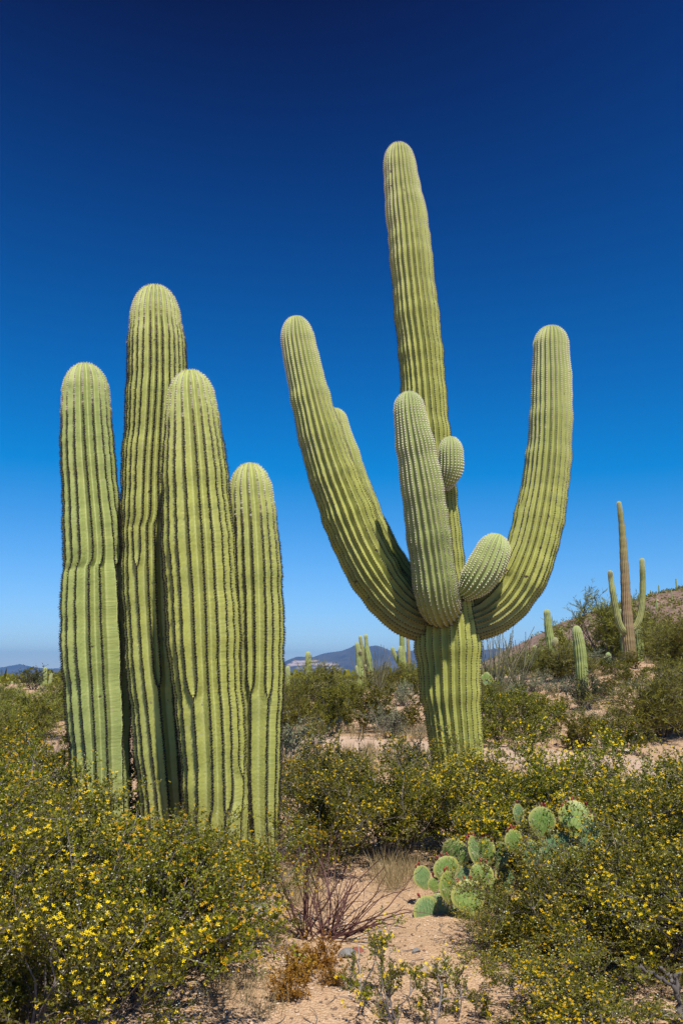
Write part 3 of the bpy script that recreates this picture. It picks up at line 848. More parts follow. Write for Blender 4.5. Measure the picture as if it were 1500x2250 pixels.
def creosote(seed, H=1.0, W=1.5, n1=15, n2=100, n3=360, n4=2700, K=14, leaf=(0.019, 0.0115), nfl=1150, fl=0.0135, nseed=700, mat=None, bark=True):
    """A many-stemmed creosote: branch, leaf, flower and seed meshes around the origin."""
    rng = np.random.default_rng(seed)
    a = rng.uniform(0, 2 * math.pi, n1); rad = np.sqrt(rng.uniform(0, 1, n1)) * 0.13
    o = np.stack([np.cos(a) * rad, np.sin(a) * rad, np.full(n1, -0.05)], 1)
    out = rng.uniform(0.15, 1.0, n1) * (W / 2) / H * 1.25
    d = norm(np.stack([np.cos(a) * out, np.sin(a) * out, np.ones(n1)], 1))
    L1 = rng.uniform(0.6, 0.95, n1) * np.hypot(H, W * 0.35 * out)
    P1, D1 = grow(rng, o, d, L1, 8, 0.13, 0.03)
    o, d, i = children(rng, P1, D1, n2, 1, 0.85)
    P2, D2 = grow(rng, o, d, rng.uniform(0.25, 0.5, n2) * H, 6, 0.16, 0.08)
    o, d, i = children(rng, P2, D2, n3, 1, 0.85)
    P3, D3 = grow(rng, o, d, rng.uniform(0.12, 0.28, n3) * H, 5, 0.18, 0.08)
    o, d, i = children(rng, P3, D3, n4, 1, 0.9)
    P4, D4 = grow(rng, o, d, rng.uniform(0.07, 0.16, n4) * max(H, 0.7), 4, 0.2, 0.08)
    sz, sw = H / np.percentile(P4[..., 2], 97), (W / 2) / np.percentile(np.hypot(P4[..., 0], P4[..., 1]), 93)
    for P_ in (P1, P2, P3, P4): P_ *= np.array([sw, sw, sz])
    V, Q, Rn = tubes([(P1, 0.009 * H + 0.002, 0.003), (P2, 0.004, 0.002), (P3, 0.002, 0.0012), (P4, 0.0013, 0.0008)], 3, seed)
    br = mesh_data('creosote_branches', V, quads=Q, mat=M_BARK, attrs={'rnd': Rn})
    p, dd = along(rng, P4, D4, K)
    p3, d3 = along(rng, P3, D3, K)
    p, dd = np.concatenate([p, p3]), np.concatenate([dd, d3])
    ok = p[:, 2] > 0.02
    p, dd = p[ok], dd[ok]
    N = len(p)
    r = rng.normal(0, 1, (N, 3)); r = norm(r - dd * (r * dd).sum(1, keepdims=True))
    ld = norm(dd * 0.5 + r + np.array([0, 0, 0.25]))
    V, Q, Rn = leaf_quads(rng, p, ld, leaf[0] * rng.uniform(0.6, 1.3, N), leaf[1] * rng.uniform(0.7, 1.3, N))
    lv = mesh_data('creosote_leaves', V, quads=Q, mat=mat or M_CREOSOTE, attrs={'rnd': Rn})
    # flowers sit on the outer twigs
    tips = P4[:, -1]
    w = (np.linalg.norm(tips[:, :2], axis=1) / (W / 2)) ** 2 + (tips[:, 2] / H) ** 2
    fl_me = sd_me = None
    if nfl:
        k = rng.choice(len(tips), nfl, p=(w ** 1.5) / (w ** 1.5).sum())
        ax = norm(np.stack([tips[k, 0], tips[k, 1], tips[k, 2] - H * 0.4 + 0.35], 1) + rng.normal(0, 0.45, (nfl, 3)))
        V, Q, Rn = flowers(rng, tips[k] + rng.normal(0, 0.025, (nfl, 3)), ax, np.full(nfl, fl))
        fl_me = mesh_data('creosote_flowers', V, quads=Q, mat=M_FLOWER, attrs={'rnd': Rn})
    if nseed:
        k = rng.choice(len(tips), nseed, p=w / w.sum())
        V, T, Rn = balls(rng, tips[k] + rng.normal(0, 0.03, (nseed, 3)), np.full(nseed, 0.0042))
        sd_me = mesh_data('creosote_seed_balls', V, tris=T, mat=M_SEED, attrs={'rnd': Rn})
    return dict(branches=br, leaves=lv, flowers=fl_me, seed_balls=sd_me)

def place_bush(name, proto, x, y, rotz, scale, label, cat='bush', group=None):
    root = obj(name, None, loc=(x, y, gz(x, y) - 0.01), rotz=rotz, scale=scale, label=label, cat=cat, group=group)
    for part, me in proto.items():
        if me is not None:
            obj(part, me, parent=root, kind='stuff')
    return root

def feathery(seed, H, W, mat, nb=10, n2=60, n3=420, K=9, ln=0.11, wd=0.008, droop=0.0, spread=0.8, twig_up=0.1, bark=None, trunk_r=0.02, leaf_dir=0.8, n4=0):
    """Dense fine-twigged shrub (palo verde, bursage): limbs plus a haze of thin blades."""
    rng = np.random.default_rng(seed)
    a = rng.uniform(0, 2 * math.pi, nb)
    out = rng.uniform(0.2, 1.1, nb) * W / H * 0.62
    d = norm(np.stack([np.cos(a) * out, np.sin(a) * out, np.ones(nb)], 1))
    o = np.stack([np.cos(a) * 0.05, np.sin(a) * 0.05, np.full(nb, -0.05)], 1)
    P1, D1 = grow(rng, o, d, rng.uniform(0.55, 0.85, nb) * np.hypot(H, W * 0.3 * out), 7, 0.14, 0.02)
    o, d, i = children(rng, P1, D1, n2, 1, spread)
    P2, D2 = grow(rng, o, d, rng.uniform(0.25, 0.5, n2) * H, 5, 0.18, 0.06 - droop)
    o, d, i = children(rng, P2, D2, n3, 1, spread)
    P3, D3 = grow(rng, o, d, rng.uniform(0.14, 0.3, n3) * H, 4, 0.2, 0.05 - droop)
    sz, sw = H / np.percentile(P3[..., 2], 96), (W / 2) / np.percentile(np.hypot(P3[..., 0], P3[..., 1]), 93)
    for P_ in (P1, P2, P3): P_ *= np.array([sw, sw, sz])
    V, Q, Rn = tubes([(P1, trunk_r * H, 0.006 * H), (P2, 0.006 * H, 0.003 * H), (P3, 0.0035 * H, 0.0015 * H)], 3, seed)
    br = mesh_data('shrub_branches', V, quads=Q, mat=bark or M_BARK, attrs={'rnd': Rn})
    p, dd = along(rng, P3, D3, K, 0.0)
    keep = p[:, 2] > 0.01
    p, dd = p[keep], dd[keep]
    N = len(p)
    ld = norm(dd * leaf_dir + rng.normal(0, 0.55, (N, 3)) + np.array([0, 0, twig_up]))
    V, Q, Rn = leaf_quads(rng, p, ld, ln * H * rng.uniform(0.5, 1.4, N), wd * H * rng.uniform(0.6, 1.4, N))
    lv = mesh_data('shrub_leaves', V, quads=Q, mat=mat, attrs={'rnd': Rn})
    return dict(branches=br, leaves=lv)

HERO = [creosote(101, 1.0, 1.6), creosote(102, 1.0, 1.7, n1=17, nfl=1400), creosote(103, 1.0, 1.5, n1=13, nfl=1250)]
MIDC = [creosote(111, 1.0, 1.6, n1=11, n2=45, n3=260, n4=1000, K=10, leaf=(0.034, 0.021), nfl=130, fl=0.017, nseed=0, mat=M_CREO_FAR),
        creosote(112, 1.0, 1.5, n1=11, n2=45, n3=260, n4=1000, K=10, leaf=(0.034, 0.021), nfl=40, fl=0.017, nseed=0, mat=M_CREO_FAR)]
PALO = [feathery(121, 1.0, 1.5, M_PALO, nb=12, n2=80, n3=900, K=15, ln=0.09, wd=0.010), feathery(122, 1.0, 1.6, M_PALO, nb=12, n2=80, n3=900, K=15, ln=0.10, wd=0.010, droop=0.03)]
BURS = [feathery(131, 1.0, 2.2, M_BURSAGE, nb=16, n2=70, n3=420, K=9, ln=0.05, wd=0.028, leaf_dir=0.3), feathery(132, 1.0, 2.0, M_BURSAGE, nb=16, n2=70, n3=380, K=8, ln=0.06, wd=0.024, leaf_dir=0.3)]
DARK = [feathery(141, 1.0, 1.4, M_DARKLEAF, nb=10, n2=70, n3=420, K=9, ln=0.055, wd=0.026, leaf_dir=0.3)]
DEAD = [feathery(151, 1.0, 1.8, M_BARK, nb=14, n2=70, n3=420, K=3, ln=0.14, wd=0.006, bark=M_BARK, trunk_r=0.012)]

def at_ground(x, d):
    w, s = px(x, 1600, d)
    return w[0], d

NEAR = [  # pixel column, depth, height, width scale, prototype, turn, label
    (60, 3.75, 0.72, 1.25, 0, 0.3, 'yellow-flowered creosote bush filling the bottom left corner'),
    (300, 4.35, 0.80, 1.2, 1, 1.9, 'yellow-flowered creosote bush in front of the clump of saguaro columns'),
    (425, 4.8, 0.72, 1.0, 2, 4.1, 'yellow-flowered creosote bush at the foot of the foremost saguaro column'),
    (120, 4.95, 0.90, 1.1, 2, 2.2, 'creosote bush behind the bottom left corner one, before the pale column'),
    (-70, 5.6, 0.98, 1.0, 1, 2.9, 'creosote bush running out of the left edge of the picture'),
    (60, 7.0, 0.95, 1.0, 1, 5.2, 'creosote bush left of the pale column, behind the near ones'),
    (690, 7.1, 0.88, 1.0, 0, 2.6, 'dark creosote bush just right of the shortest saguaro column'),
    (850, 7.4, 0.92, 1.1, 1, 3.3, 'creosote bush between the two big saguaros, left of the armed trunk'),
    (1010, 7.9, 0.76, 1.25, 2, 0.9, 'creosote bush standing right in front of the armed trunk'),
    (1175, 7.2, 0.90, 1.15, 0, 4.4, 'creosote bush behind the prickly pears, right of the armed trunk'),
    (1350, 6.9, 1.02, 1.1, 1, 0.2, 'tall creosote bush with thin tops against the sandy track'),
    (1490, 5.8, 0.95, 1.1, 2, 1.1, 'creosote bush running out of the right edge of the picture'),
    (1265, 6.35, 0.92, 1.1, 2, 5.6, 'creosote bush rising just behind the red-budded prickly pear'),
    (1095, 6.75, 0.78, 1.1, 1, 0.6, 'creosote bush close behind the big-padded prickly pear'),
    (1085, 4.95, 0.30, 1.25, 2, 3.7, 'low flowering creosote sprawling over the foot of the big-padded prickly pear'),
    (1195, 4.85, 0.5, 1.35, 1, 2.4, 'low thickly flowering creosote bush before the prickly pears'),
    (1340, 4.75, 0.72, 1.2, 2, 3.0, 'dense flowering creosote bush rising at the right of the prickly pears'),
    (1260, 3.85, 0.42, 1.5, 0, 5.0, 'flowering creosote bush nearest the bottom edge on the right'),
    (1570, 4.5, 0.75, 1.0, 0, 0.7, 'shaded creosote bush low at the right edge'),
]
for x, d, h, w, k, rot, label in NEAR:
    X, Y = at_ground(x, d)
    place_bush('creosote_bush', HERO[k], X, Y, rot, (h * w, h * w, h), label, group='near flowering creosote bushes')

MID = [  # pixel column, depth, height, width scale, prototype, kind, label
    (675, 24.0, 1.5, 1.15, PALO[0], 'palo_verde_bush', 'big feathery yellow-green bush right of the clump'),
    (735, 20.5, 1.15, 1.0, MIDC[1], 'creosote_bush', 'round olive bush in front of the feathery one'),
    (640, 13.2, 0.85, 1.0, BURS[0], 'grey_shrub', 'pale grey-green shrub at the right foot of the clump'),
    (860, 21.5, 1.25, 1.25, MIDC[0], 'creosote_bush', 'dark olive bush left of the armed trunk beyond the track'),
    (850, 19.5, 0.7, 1.2, BURS[1], 'grey_shrub', 'low grey shrub before the dark olive bush'),
    (1095, 17.5, 1.1, 1.1, MIDC[0], 'creosote_bush', 'broad dark olive bush right of the armed trunk'),
    (1165, 19.2, 1.1, 1.1, MIDC[1], 'creosote_bush', 'olive bush beside the broad one on the bank'),
    (1455, 18.6, 1.35, 1.25, PALO[1], 'palo_verde_bush', 'large feathery green bush at the right edge above the track'),
    (1545, 20.0, 1.4, 1.1, PALO[0], 'palo_verde_bush', 'feathery bush half out of the picture above the track'),
    (1340, 16.3, 0.8, 1.1, MIDC[0], 'creosote_bush', 'yellow-flowered bush on the near lip of the bank'),
    (1255, 17.0, 0.65, 1.3, MIDC[1], 'creosote_bush', 'low straggling bush along the far edge of the track'),
    (1290, 22.5, 0.9, 1.0, DARK[0], 'dark_shrub', 'dark small tree-like shrub below the club-shaped saguaro'),
    (1340, 37.0, 2.7, 1.0, PALO[1], 'palo_verde_tree', 'dark feathery tree behind the brown-trunked saguaro'),
    (1432, 38.0, 2.0, 1.0, PALO[0], 'palo_verde_tree', 'feathery tree right of the brown-trunked saguaro'),
    (1480, 31.0, 1.35, 1.1, PALO[1], 'palo_verde_bush', 'feathery green bush below the rocky hill at the right edge'),
    (1400, 29.0, 0.6, 1.2, MIDC[1], 'creosote_bush', 'bush at the foot of the brown-trunked saguaro'),
    (1240, 29.5, 0.75, 1.2, DARK[0], 'dark_shrub', 'dark green shrub left of the club-shaped saguaro'),
    (1300, 30.5, 0.7, 1.2, BURS[0], 'grey_shrub', 'grey-green shrub between the club-shaped and young saguaros'),
    (1120, 26.0, 0.65, 1.2, BURS[1], 'grey_shrub', 'pale grey shrub in front of the ocotillos'),
    (1160, 27.5, 0.7, 1.2, BURS[0], 'grey_shrub', 'pale silvery shrub right of the ocotillos'),
    (1085, 24.0, 0.6, 1.1, BURS[0], 'grey_shrub', 'silvery shrub close right of the armed trunk'),
    (1180, 34.0, 1.1, 1.2, PALO[0], 'palo_verde_bush', 'feathery bush at the foot of the slim saguaro'),
    (845, 39.0, 1.1, 1.1, PALO[1], 'palo_verde_bush', 'feathery bush behind the second ocotillo'),
    (905, 40.0, 1.2, 1.1, PALO[0], 'palo_verde_bush', 'feathery bush behind the armed trunk on the clump side'),
    (745, 30.0, 0.75, 1.0, DARK[0], 'dark_shrub', 'dark tangled shrub right of the big feathery bush'),
    (800, 28.0, 0.55, 1.4, DEAD[0], 'dead_shrub', 'brown dead shrub before the pair of saguaros'),
    (890, 30.0, 0.75, 1.2, BURS[1], 'grey_shrub', 'pale green shrub at the foot of the saguaro with upraised arms'),
    (620, 17.5, 1.0, 1.0, PALO[1], 'palo_verde_bush', 'small feathery bush showing at the right rim of the clump'),
    (60, 19.0, 0.98, 1.4, PALO[0], 'palo_verde_bush', 'feathery yellow-green bush left of the pale column'),
    (135, 24.0, 1.12, 1.1, PALO[1], 'palo_verde_bush', 'upright feathery bush touching the pale column'),
    (-20, 22.0, 1.0, 1.1, PALO[1], 'palo_verde_bush', 'feathery bush at the left edge of the picture'),
    (68, 40.0, 1.0, 1.1, DARK[0], 'dark_shrub', 'dark green shrub beside the far armed saguaro'),
    (300, 8.6, 0.9, 1.2, MIDC[0], 'creosote_bush', 'dark creosote bush seen through the gap between the pale and tall columns'),
    (1325, 24.0, 0.6, 1.3, MIDC[0], 'creosote_bush', 'olive bush on the gravel bank right of the club-shaped saguaro'),
    (1385, 25.5, 0.75, 1.3, MIDC[1], 'creosote_bush', 'olive bush on the bank below the brown-trunked saguaro'),
    (1305, 19.6, 0.5, 1.3, BURS[1], 'grey_shrub', 'low grey shrub in the middle of the gravel bank'),
    (1212, 22.0, 0.6, 1.3, MIDC[0], 'creosote_bush', 'olive bush left of the gravel bank'),
    (1425, 23.0, 0.6, 1.4, BURS[0], 'grey_shrub', 'grey-green shrub above the large feathery bush'),
    (1228, 26.0, 0.5, 1.4, BURS[0], 'grey_shrub', 'grey shrub at the foot of the slope left of the club-shaped saguaro'),
    (1150, 22.5, 0.7, 1.3, MIDC[1], 'creosote_bush', 'olive bush in front of the silvery shrubs'),
    (1345, 28.0, 0.6, 1.3, DARK[0], 'dark_shrub', 'dark shrub below the young saguaros'),
    (112, 14.0, 0.5, 1.0, DEAD[0], 'dead_shrub', 'grey-brown dead shrub left of the pale column'),
    (15, 12.0, 1.1, 0.9, MIDC[0], 'creosote_bush', 'creosote bush with yellow tips at the left edge, middle distance'),
    (90, 9.6, 0.75, 1.0, MIDC[0], 'creosote_bush', 'low creosote bush between the pale boulder and the near bushes'),
    (770, 11.2, 0.62, 0.62, MIDC[0], 'creosote_bush', 'thin upright sprig of creosote before the sandy gap'),
    (690, 11.0, 0.5, 1.1, BURS[1], 'grey_shrub', 'small grey shrub above the dark creosote'),
    (905, 11.5, 0.62, 0.8, DARK[0], 'dark_shrub', 'dark little shrub close left of the armed trunk'),
]
for x, d, h, w, proto, nm, label in MID:
    X, Y = at_ground(x, d)
    place_bush(nm, proto, X, Y, (x * 0.37) % 6.28, (h * w, h * w, h), label, cat='tree' if nm.endswith('tree') else 'bush', group='bushes of the middle distance')

def scatter(seed, n, dmin, dmax, azr, protos, hmin, hmax, name, label, group, avoid_path=True, keep=None):
    rng = np.random.default_rng(seed)
    made = 0
    for _ in range(n * 6):
        if made >= n: break
        d = dmin * (dmax / dmin) ** rng.uniform(0, 1)
        a = rng.uniform(*azr)
        X, Y = a * d, d
        if avoid_path and np.min(np.hypot(PATH_C[:, 0] - X, PATH_C[:, 1] - Y)) < 1.9: continue
        if keep is not None and not keep(X, Y, a, d): continue
        h = rng.uniform(hmin, hmax)
        if a < 0.24: h = min(h, max((0.9 if a < -0.2 else 1.15) - gz(X, Y), 0.3))
        place_bush(name, protos[rng.integers(len(protos))], X, Y, rng.uniform(0, 6.28), (h * rng.uniform(0.9, 1.3),) * 2 + (h,), label, group=group)
        made += 1

clear_gap = lambda X, Y, a, d: not (-0.05 < a < 0.13 and d < 24) and not (0.2 < a < 0.5 and d < 24)
scatter(1, 46, 25, 75, (-0.62, 0.62), PALO, 0.9, 1.7, 'palo_verde_bush', 'feathery palo verde bush among the far scrub', 'far feathery bushes', keep=clear_gap)
scatter(2, 52, 21, 75, (-0.62, 0.62), MIDC, 0.6, 1.15, 'creosote_bush', 'olive creosote bush among the far scrub', 'far olive bushes', keep=clear_gap)
scatter(3, 46, 20, 60, (-0.62, 0.62), BURS, 0.35, 0.65, 'grey_shrub', 'low pale grey-green shrub among the far scrub', 'far grey shrubs', keep=clear_gap)
scatter(4, 26, 15, 55, (-0.62, -0.33), MIDC + PALO, 0.7, 1.2, 'desert_bush', 'nondescript olive bush in the scrub belt behind the bushes at far left', 'bushes left of the clump')

# scrub beyond the near rise and on the hillside, too far to count
def scrub():
    rng = np.random.default_rng(9)
    n = 7500
    d = 70 * (700 / 70) ** rng.uniform(0, 1, n); a = rng.uniform(-0.7, 0.95, n)
    X, Y = a * d, d
    Z = ground_z(X, Y, False)
    Vs, Rn = [], []
    K = 8
    pos = np.stack([X, Y, Z], 1)[:, None, :] + rng.normal(0, 1, (n, K, 3)) * np.array([0.5, 0.5, 0.28]) * (0.5 + 0.7 * rng.uniform(0, 1, (n, 1, 1))) + np.array([0, 0, 0.45])
    pos = pos.reshape(-1, 3)
    dirv = norm(rng.normal(0, 1, (len(pos), 3)) + np.array([0, 0, 0.4]))
    V, Q, R_ = leaf_quads(rng, pos, dirv, rng.uniform(0.4, 0.9, len(pos)), rng.uniform(0.25, 0.5, len(pos)))
    obj('scrub', mesh_data('scrub', V, quads=Q, mat=M_CREO_FAR, attrs={'rnd': R_}), kind='stuff', label='olive scrub dotting the hillside and far flats', cat='scrub')
scrub()

def hill_cover():
    rng = np.random.default_rng(19)
    n = 7000
    Y = rng.uniform(95, 290, n); X = Y * rng.uniform(0.12, 0.62, n)
    keep = hill_h(X, Y) > 1.5
    X, Y = X[keep], Y[keep]; n = len(X)
    Z = ground_z(X, Y, False)
    nr = n // 2
    s = 0.12 * (0.9 / 0.12) ** (rng.uniform(0, 1, nr) ** 2)
    o = np.array([[1, 0, 0], [-1, 0, 0], [0, 1, 0], [0, -1, 0], [0, 0, 1], [0, 0, -1]], float)
    f = np.array([[0, 2, 4], [2, 1, 4], [1, 3, 4], [3, 0, 4], [2, 0, 5], [1, 2, 5], [3, 1, 5], [0, 3, 5]])
    V = np.stack([X[:nr], Y[:nr], Z[:nr]], 1)[:, None, :] + o[None] * rng.uniform(0.5, 1.3, (nr, 6, 1)) * s[:, None, None] * np.array([1.1, 1.0, 0.75])
    T = (f[None] + np.arange(nr)[:, None, None] * 6).reshape(-1, 3)
    obj('hillside_rocks', mesh_data('hillside_rocks', V.reshape(-1, 3), tris=T, mat=M_PEBBLE, attrs={'rnd': np.repeat(rng.uniform(0, 0.75, nr), 6)}), kind='stuff', label='brown rocks strewn over the hillside', cat='rocks')
    X, Y, Z = X[nr:], Y[nr:], Z[nr:]; m = len(X); K = 10
    size = rng.uniform(0.25, 0.75, (m, 1, 1))
    pos = (np.stack([X, Y, Z], 1)[:, None, :] + rng.normal(0, 0.6, (m, K, 3)) * size * np.array([1, 1, 0.6]) + np.array([0, 0, 0.5]) * size).reshape(-1, 3)
    sz = np.repeat(size[:, 0, 0], K)
    V, Q, R_ = leaf_quads(rng, pos, norm(rng.normal(0, 1, (len(pos), 3)) + np.array([0, 0, 0.5])), sz * rng.uniform(0.7, 1.4, len(pos)), sz * rng.uniform(0.4, 0.8, len(pos)))
    obj('hillside_scrub', mesh_data('hillside_scrub', V, quads=Q, mat=M_CREO_FAR, attrs={'rnd': R_}), kind='stuff', label='small olive scrub plants dotting the rocky hillside', cat='scrub')
hill_cover()

# saguaros on the hillside
def hill_saguaros():
    rng = np.random.default_rng(17)
    skin, _ = make_stem([np.array([0, 0, -0.3]), np.array([0, 0, 1.5]), np.array([0.02, 0, 3.0]), np.array([0.03, 0, 4.0])], [0.2, 0.24, 0.22, 0.2], ribs=10, samples=4, step=0.25, spines=0, far=True, seed=3, merges=0, tint=(0.5, 0.5))
    arm, _ = make_stem([np.array([0, 0, 1.6]), np.array([0.45, 0, 1.7]), np.array([0.6, 0, 2.3]), np.array([0.6, 0, 3.0])], [0.12, 0.15, 0.15, 0.14], ribs=8, samples=4, step=0.2, spines=0, far=True, seed=4, merges=0, tint=(0.5, 0.5))
    spots = [(1110, 190), (1148, 200), (1158, 215), (1190, 235), (1227, 250), (1232, 236), (1300, 250), (1318, 255), (1384, 262), (1393, 255), (1410, 240), (1425, 200), (1436, 258), (1447, 215), (1455, 262), (1470, 180), (1482, 225), (1495, 255), (1460, 150), (1440, 170), (1340, 200), (1260, 210), (1285, 180), (1405, 170), (1490, 140)]
    for k, (x, d) in enumerate(spots):
        d = d + rng.uniform(-6, 6)
        X = px(x, 1400, d)[0][0]
        sc = rng.uniform(0.55, 1.05)
        r = obj('saguaro_cactus', None, loc=(X, d, gz(X, d)), rotz=rng.uniform(0, 6.28), scale=sc, label='tiny far saguaro standing on the rocky hillside', cat='cactus', group='far saguaros on the hillside')
        obj('trunk', skin, parent=r)
        if k % 3 == 0: obj('arm', arm, parent=r)
hill_saguaros()

# ------------------------------------------------------------------ ocotillos, prickly pears, dead wood
def ocotillo(x, d, h, n, seed, label):
    rng = np.random.default_rng(seed)
    X, Y = at_ground(x, d)
    a = rng.uniform(0, 6.28, n)
    out = rng.uniform(0.1, 0.62, n)
    dr = norm(np.stack([np.cos(a) * out, np.sin(a) * out, np.ones(n)], 1))
    o = np.stack([np.cos(a) * 0.06, np.sin(a) * 0.06, np.full(n, -0.05)], 1)
    P, Dr = grow(rng, o, dr, rng.uniform(0.7, 1.05, n) * h, 12, 0.07, 0.015)
    V, Q, Rn = tubes([(P, 0.016, 0.006)], 4, seed)
    root = obj('ocotillo', None, loc=(X, Y, gz(X, Y)), label=label, cat='bush', group='ocotillos')
    for k in range(n):   # every wand is a part of its own
        V, Q, Rn = tubes([(P[k:k + 1], 0.02, 0.009)], 4, seed + k)
        rp, rd = along(rng, P[k:k + 1], Dr[k:k + 1], 26, 0.1)
        r = rng.normal(0, 1, rp.shape)
        LV, LQ, LR = leaf_quads(rng, rp, norm(r + rd * 0.6), np.full(26, 0.035), np.full(26, 0.018))
        obj('wand', mesh_data('ocotillo_wand', np.vstack([V, LV]), quads=np.vstack([Q, LQ + len(V)]), mat=M_OCO, attrs={'rnd': np.concatenate([Rn, LR * 0.5])}), parent=root)
ocotillo(1088, 27.0, 2.9, 44, 5, 'ocotillo with a fan of bare wands right of the armed trunk')
ocotillo(1142, 30.0, 2.2, 30, 6, 'lower ocotillo right of the taller fan of wands')
ocotillo(828, 36.0, 2.3, 30, 7, 'ocotillo beside the pair of far saguaros')
ocotillo(740, 40.0, 1.4, 18, 8, 'short ocotillo left of the pair of far saguaros')

def pad_mesh():
    n, k = 28, 7
    a = np.arange(n) / n * 2 * math.pi
    # outline: egg shape, narrow at the base (z = 0), 1 high
    oz = 0.5 - 0.5 * np.cos(a)
    ox = np.sin(a) * (0.30 + 0.16 * oz + 0.10 * np.sin(oz * math.pi)) * (0.82 + 0.36 * np.sqrt(oz + 1e-6)) * 0.95
    V, rim = [], []
    prof = np.linspace(1, 0, k)
    for side in (1, -1):
        for j, f in enumerate(prof):
            th = 0.055 * (1 - f ** 3.2)
            V.append(np.stack([ox * f, np.full(n, side * th) + 0.02 * np.sin(oz * 3 + 1) * 0, 0.55 + (oz - 0.55) * f], 1)); rim.append(np.full(n, 1.0 if j == 0 else (0.35 if j == 1 else 0.0)))
    V = np.concatenate(V)
    Q = []
    idx = np.arange(2 * k * n).reshape(2, k, n)
    for s in (0, 1):
        for j in range(k - 1):
            A, B = idx[s, j], idx[s, j + 1]
            q = np.stack([A, np.roll(A, -1), np.roll(B, -1), B], -1)
            Q.append(q if s else q[:, ::-1])
    # join the rim (both sides share the outline at thickness 0)
    me_f = mesh_data('pad', V, quads=np.concatenate(Q), mat=M_PAD, smooth=True, attrs={'rim': np.concatenate(rim)})
    me_b = me_f.copy(); me_b.materials.clear(); me_b.materials.append(M_PAD_BLUE)
    rng = np.random.default_rng(4)
    pts, nr = [], []
    for side in (1, -1):
        for iz in range(8):
            for ix in range(7):
                z = 0.1 + iz * 0.12 + rng.uniform(-0.015, 0.015); xx = (ix - 3 + 0.5 * (iz % 2)) * 0.135 + rng.uniform(-0.015, 0.015)
                lim = np.interp(z, oz[:n // 2 + 1], np.abs(ox[:n // 2 + 1]))
                if abs(xx) < lim * 0.94:
                    f = abs(xx) / lim
                    pts.append([xx, side * 0.055 * (1 - max(f, abs(z - 0.55) / 0.5) ** 3.2), z]); nr.append([0, side, 0.0])
    for t in a:
        i = int(t / (2 * math.pi) * n) % n
        pts.append([ox[i], 0, oz[i]]); nr.append([ox[i] * 1.5, 0, oz[i] - 0.5])
    pts, nr = np.array(pts), norm(np.array(nr))
    N = len(pts)
    Vs, Ts, Y_, base = [], [], [], 0
    for s in range(3):
        d = norm(nr + rng.normal(0, 0.55, (N, 3)) + np.array([0, 0, -0.25]))
        sd = norm(np.cross(d, rng.normal(0, 1, (N, 3))))
        L = rng.uniform(0.07, 0.2, N)[:, None]
        Vs.append(np.stack([pts - sd * 0.0055, pts + sd * 0.0055, pts + d * L], 1).reshape(-1, 3)); Ts.append(np.arange(N * 3).reshape(-1, 3) + base); base += N * 3
        Y_.append(np.full(N * 3, 0.62))
    BV, BT, _ = balls(rng, pts, np.full(N, 0.011))
    Vs.append(BV); Ts.append(BT + base); Y_.append(np.full(len(BV), 0.12))
    sp = mesh_data('pad_spines', np.concatenate(Vs), tris=np.concatenate(Ts), mat=M_SPINE, attrs={'young': np.concatenate(Y_)})
    return me_f, me_b, sp
PAD, PAD_B, PAD_SP = pad_mesh()

def bud_mesh():
    n, prof = 7, [(0.0, 0.25), (0.3, 0.42), (0.6, 0.5), (0.85, 0.42), (1.0, 0.12)]
    a = np.arange(n) / n * 2 * math.pi
    V = np.concatenate([np.stack([np.cos(a) * r * 0.55, np.sin(a) * r * 0.55, np.full(n, z)], 1) for z, r in prof])
    idx = np.arange(len(prof) * n).reshape(-1, n)
    q = np.stack([idx[:-1], np.roll(idx[:-1], -1, 1), np.roll(idx[1:], -1, 1), idx[1:]], -1).reshape(-1, 4)
    return mesh_data('bud', V, quads=q, mat=M_BUD, smooth=True, attrs={'rnd': np.random.default_rng(2).uniform(0, 1, len(V))})
BUD = bud_mesh()

from mathutils import Matrix, Vector, Euler
def prickly_pear(label, d, base_px, pads, seed):
    """pads: (x, y, height px, width px, yaw deg, lean deg, depth offset, blue, buds) with x, y the pad's centre in the photo."""
    rng = np.random.default_rng(seed)
    X, Y = at_ground(base_px, d)
    g = gz(X, Y)
    root = obj('prickly_pear', None, loc=(X, Y, g), label=label, cat='cactus', group='near prickly pears')
    for (x, y, hp, wp, yaw, lean, dd, blue, buds) in pads:
        c, s = px(x, y, d + dd)
        h = hp * s * 1.22; w = wp * s * 1.3 / max(abs(math.cos(math.radians(yaw))), 0.35)
        p = obj('pad', PAD_B if blue else PAD, parent=root)
        rot = Euler((math.radians(rng.uniform(-14, 6) - 8), math.radians(lean), math.radians(yaw))).to_matrix().to_4x4()
        sc = Matrix.Diagonal((w, max(h, w) * 1.05, h, 1))
        mtx = Matrix.Translation(Vector(c) - Vector((X, Y, g))) @ rot @ sc @ Matrix.Translation((0, 0, -0.5))
        p.matrix_local = mtx
        obj('spines', PAD_SP, parent=p, kind='stuff')
        for b in range(buds):
            t = math.pi + (b - (buds - 1) / 2) * 0.42 + rng.uniform(-0.1, 0.1)
            oz = 0.5 - 0.5 * math.cos(t); ox = math.sin(t) * 0.5
            bo = obj('bud', BUD, parent=root)
            loc = mtx @ Vector((ox, 0, oz - 0.01))
            bs = 0.03 * rng.uniform(0.8, 1.2)
            bo.matrix_local = Matrix.Translation(loc) @ rot @ Euler((rng.uniform(-0.3, 0.3), -ox * 1.0, 0)).to_matrix().to_4x4() @ Matrix.Diagonal((bs, bs, bs, 1))
    return root

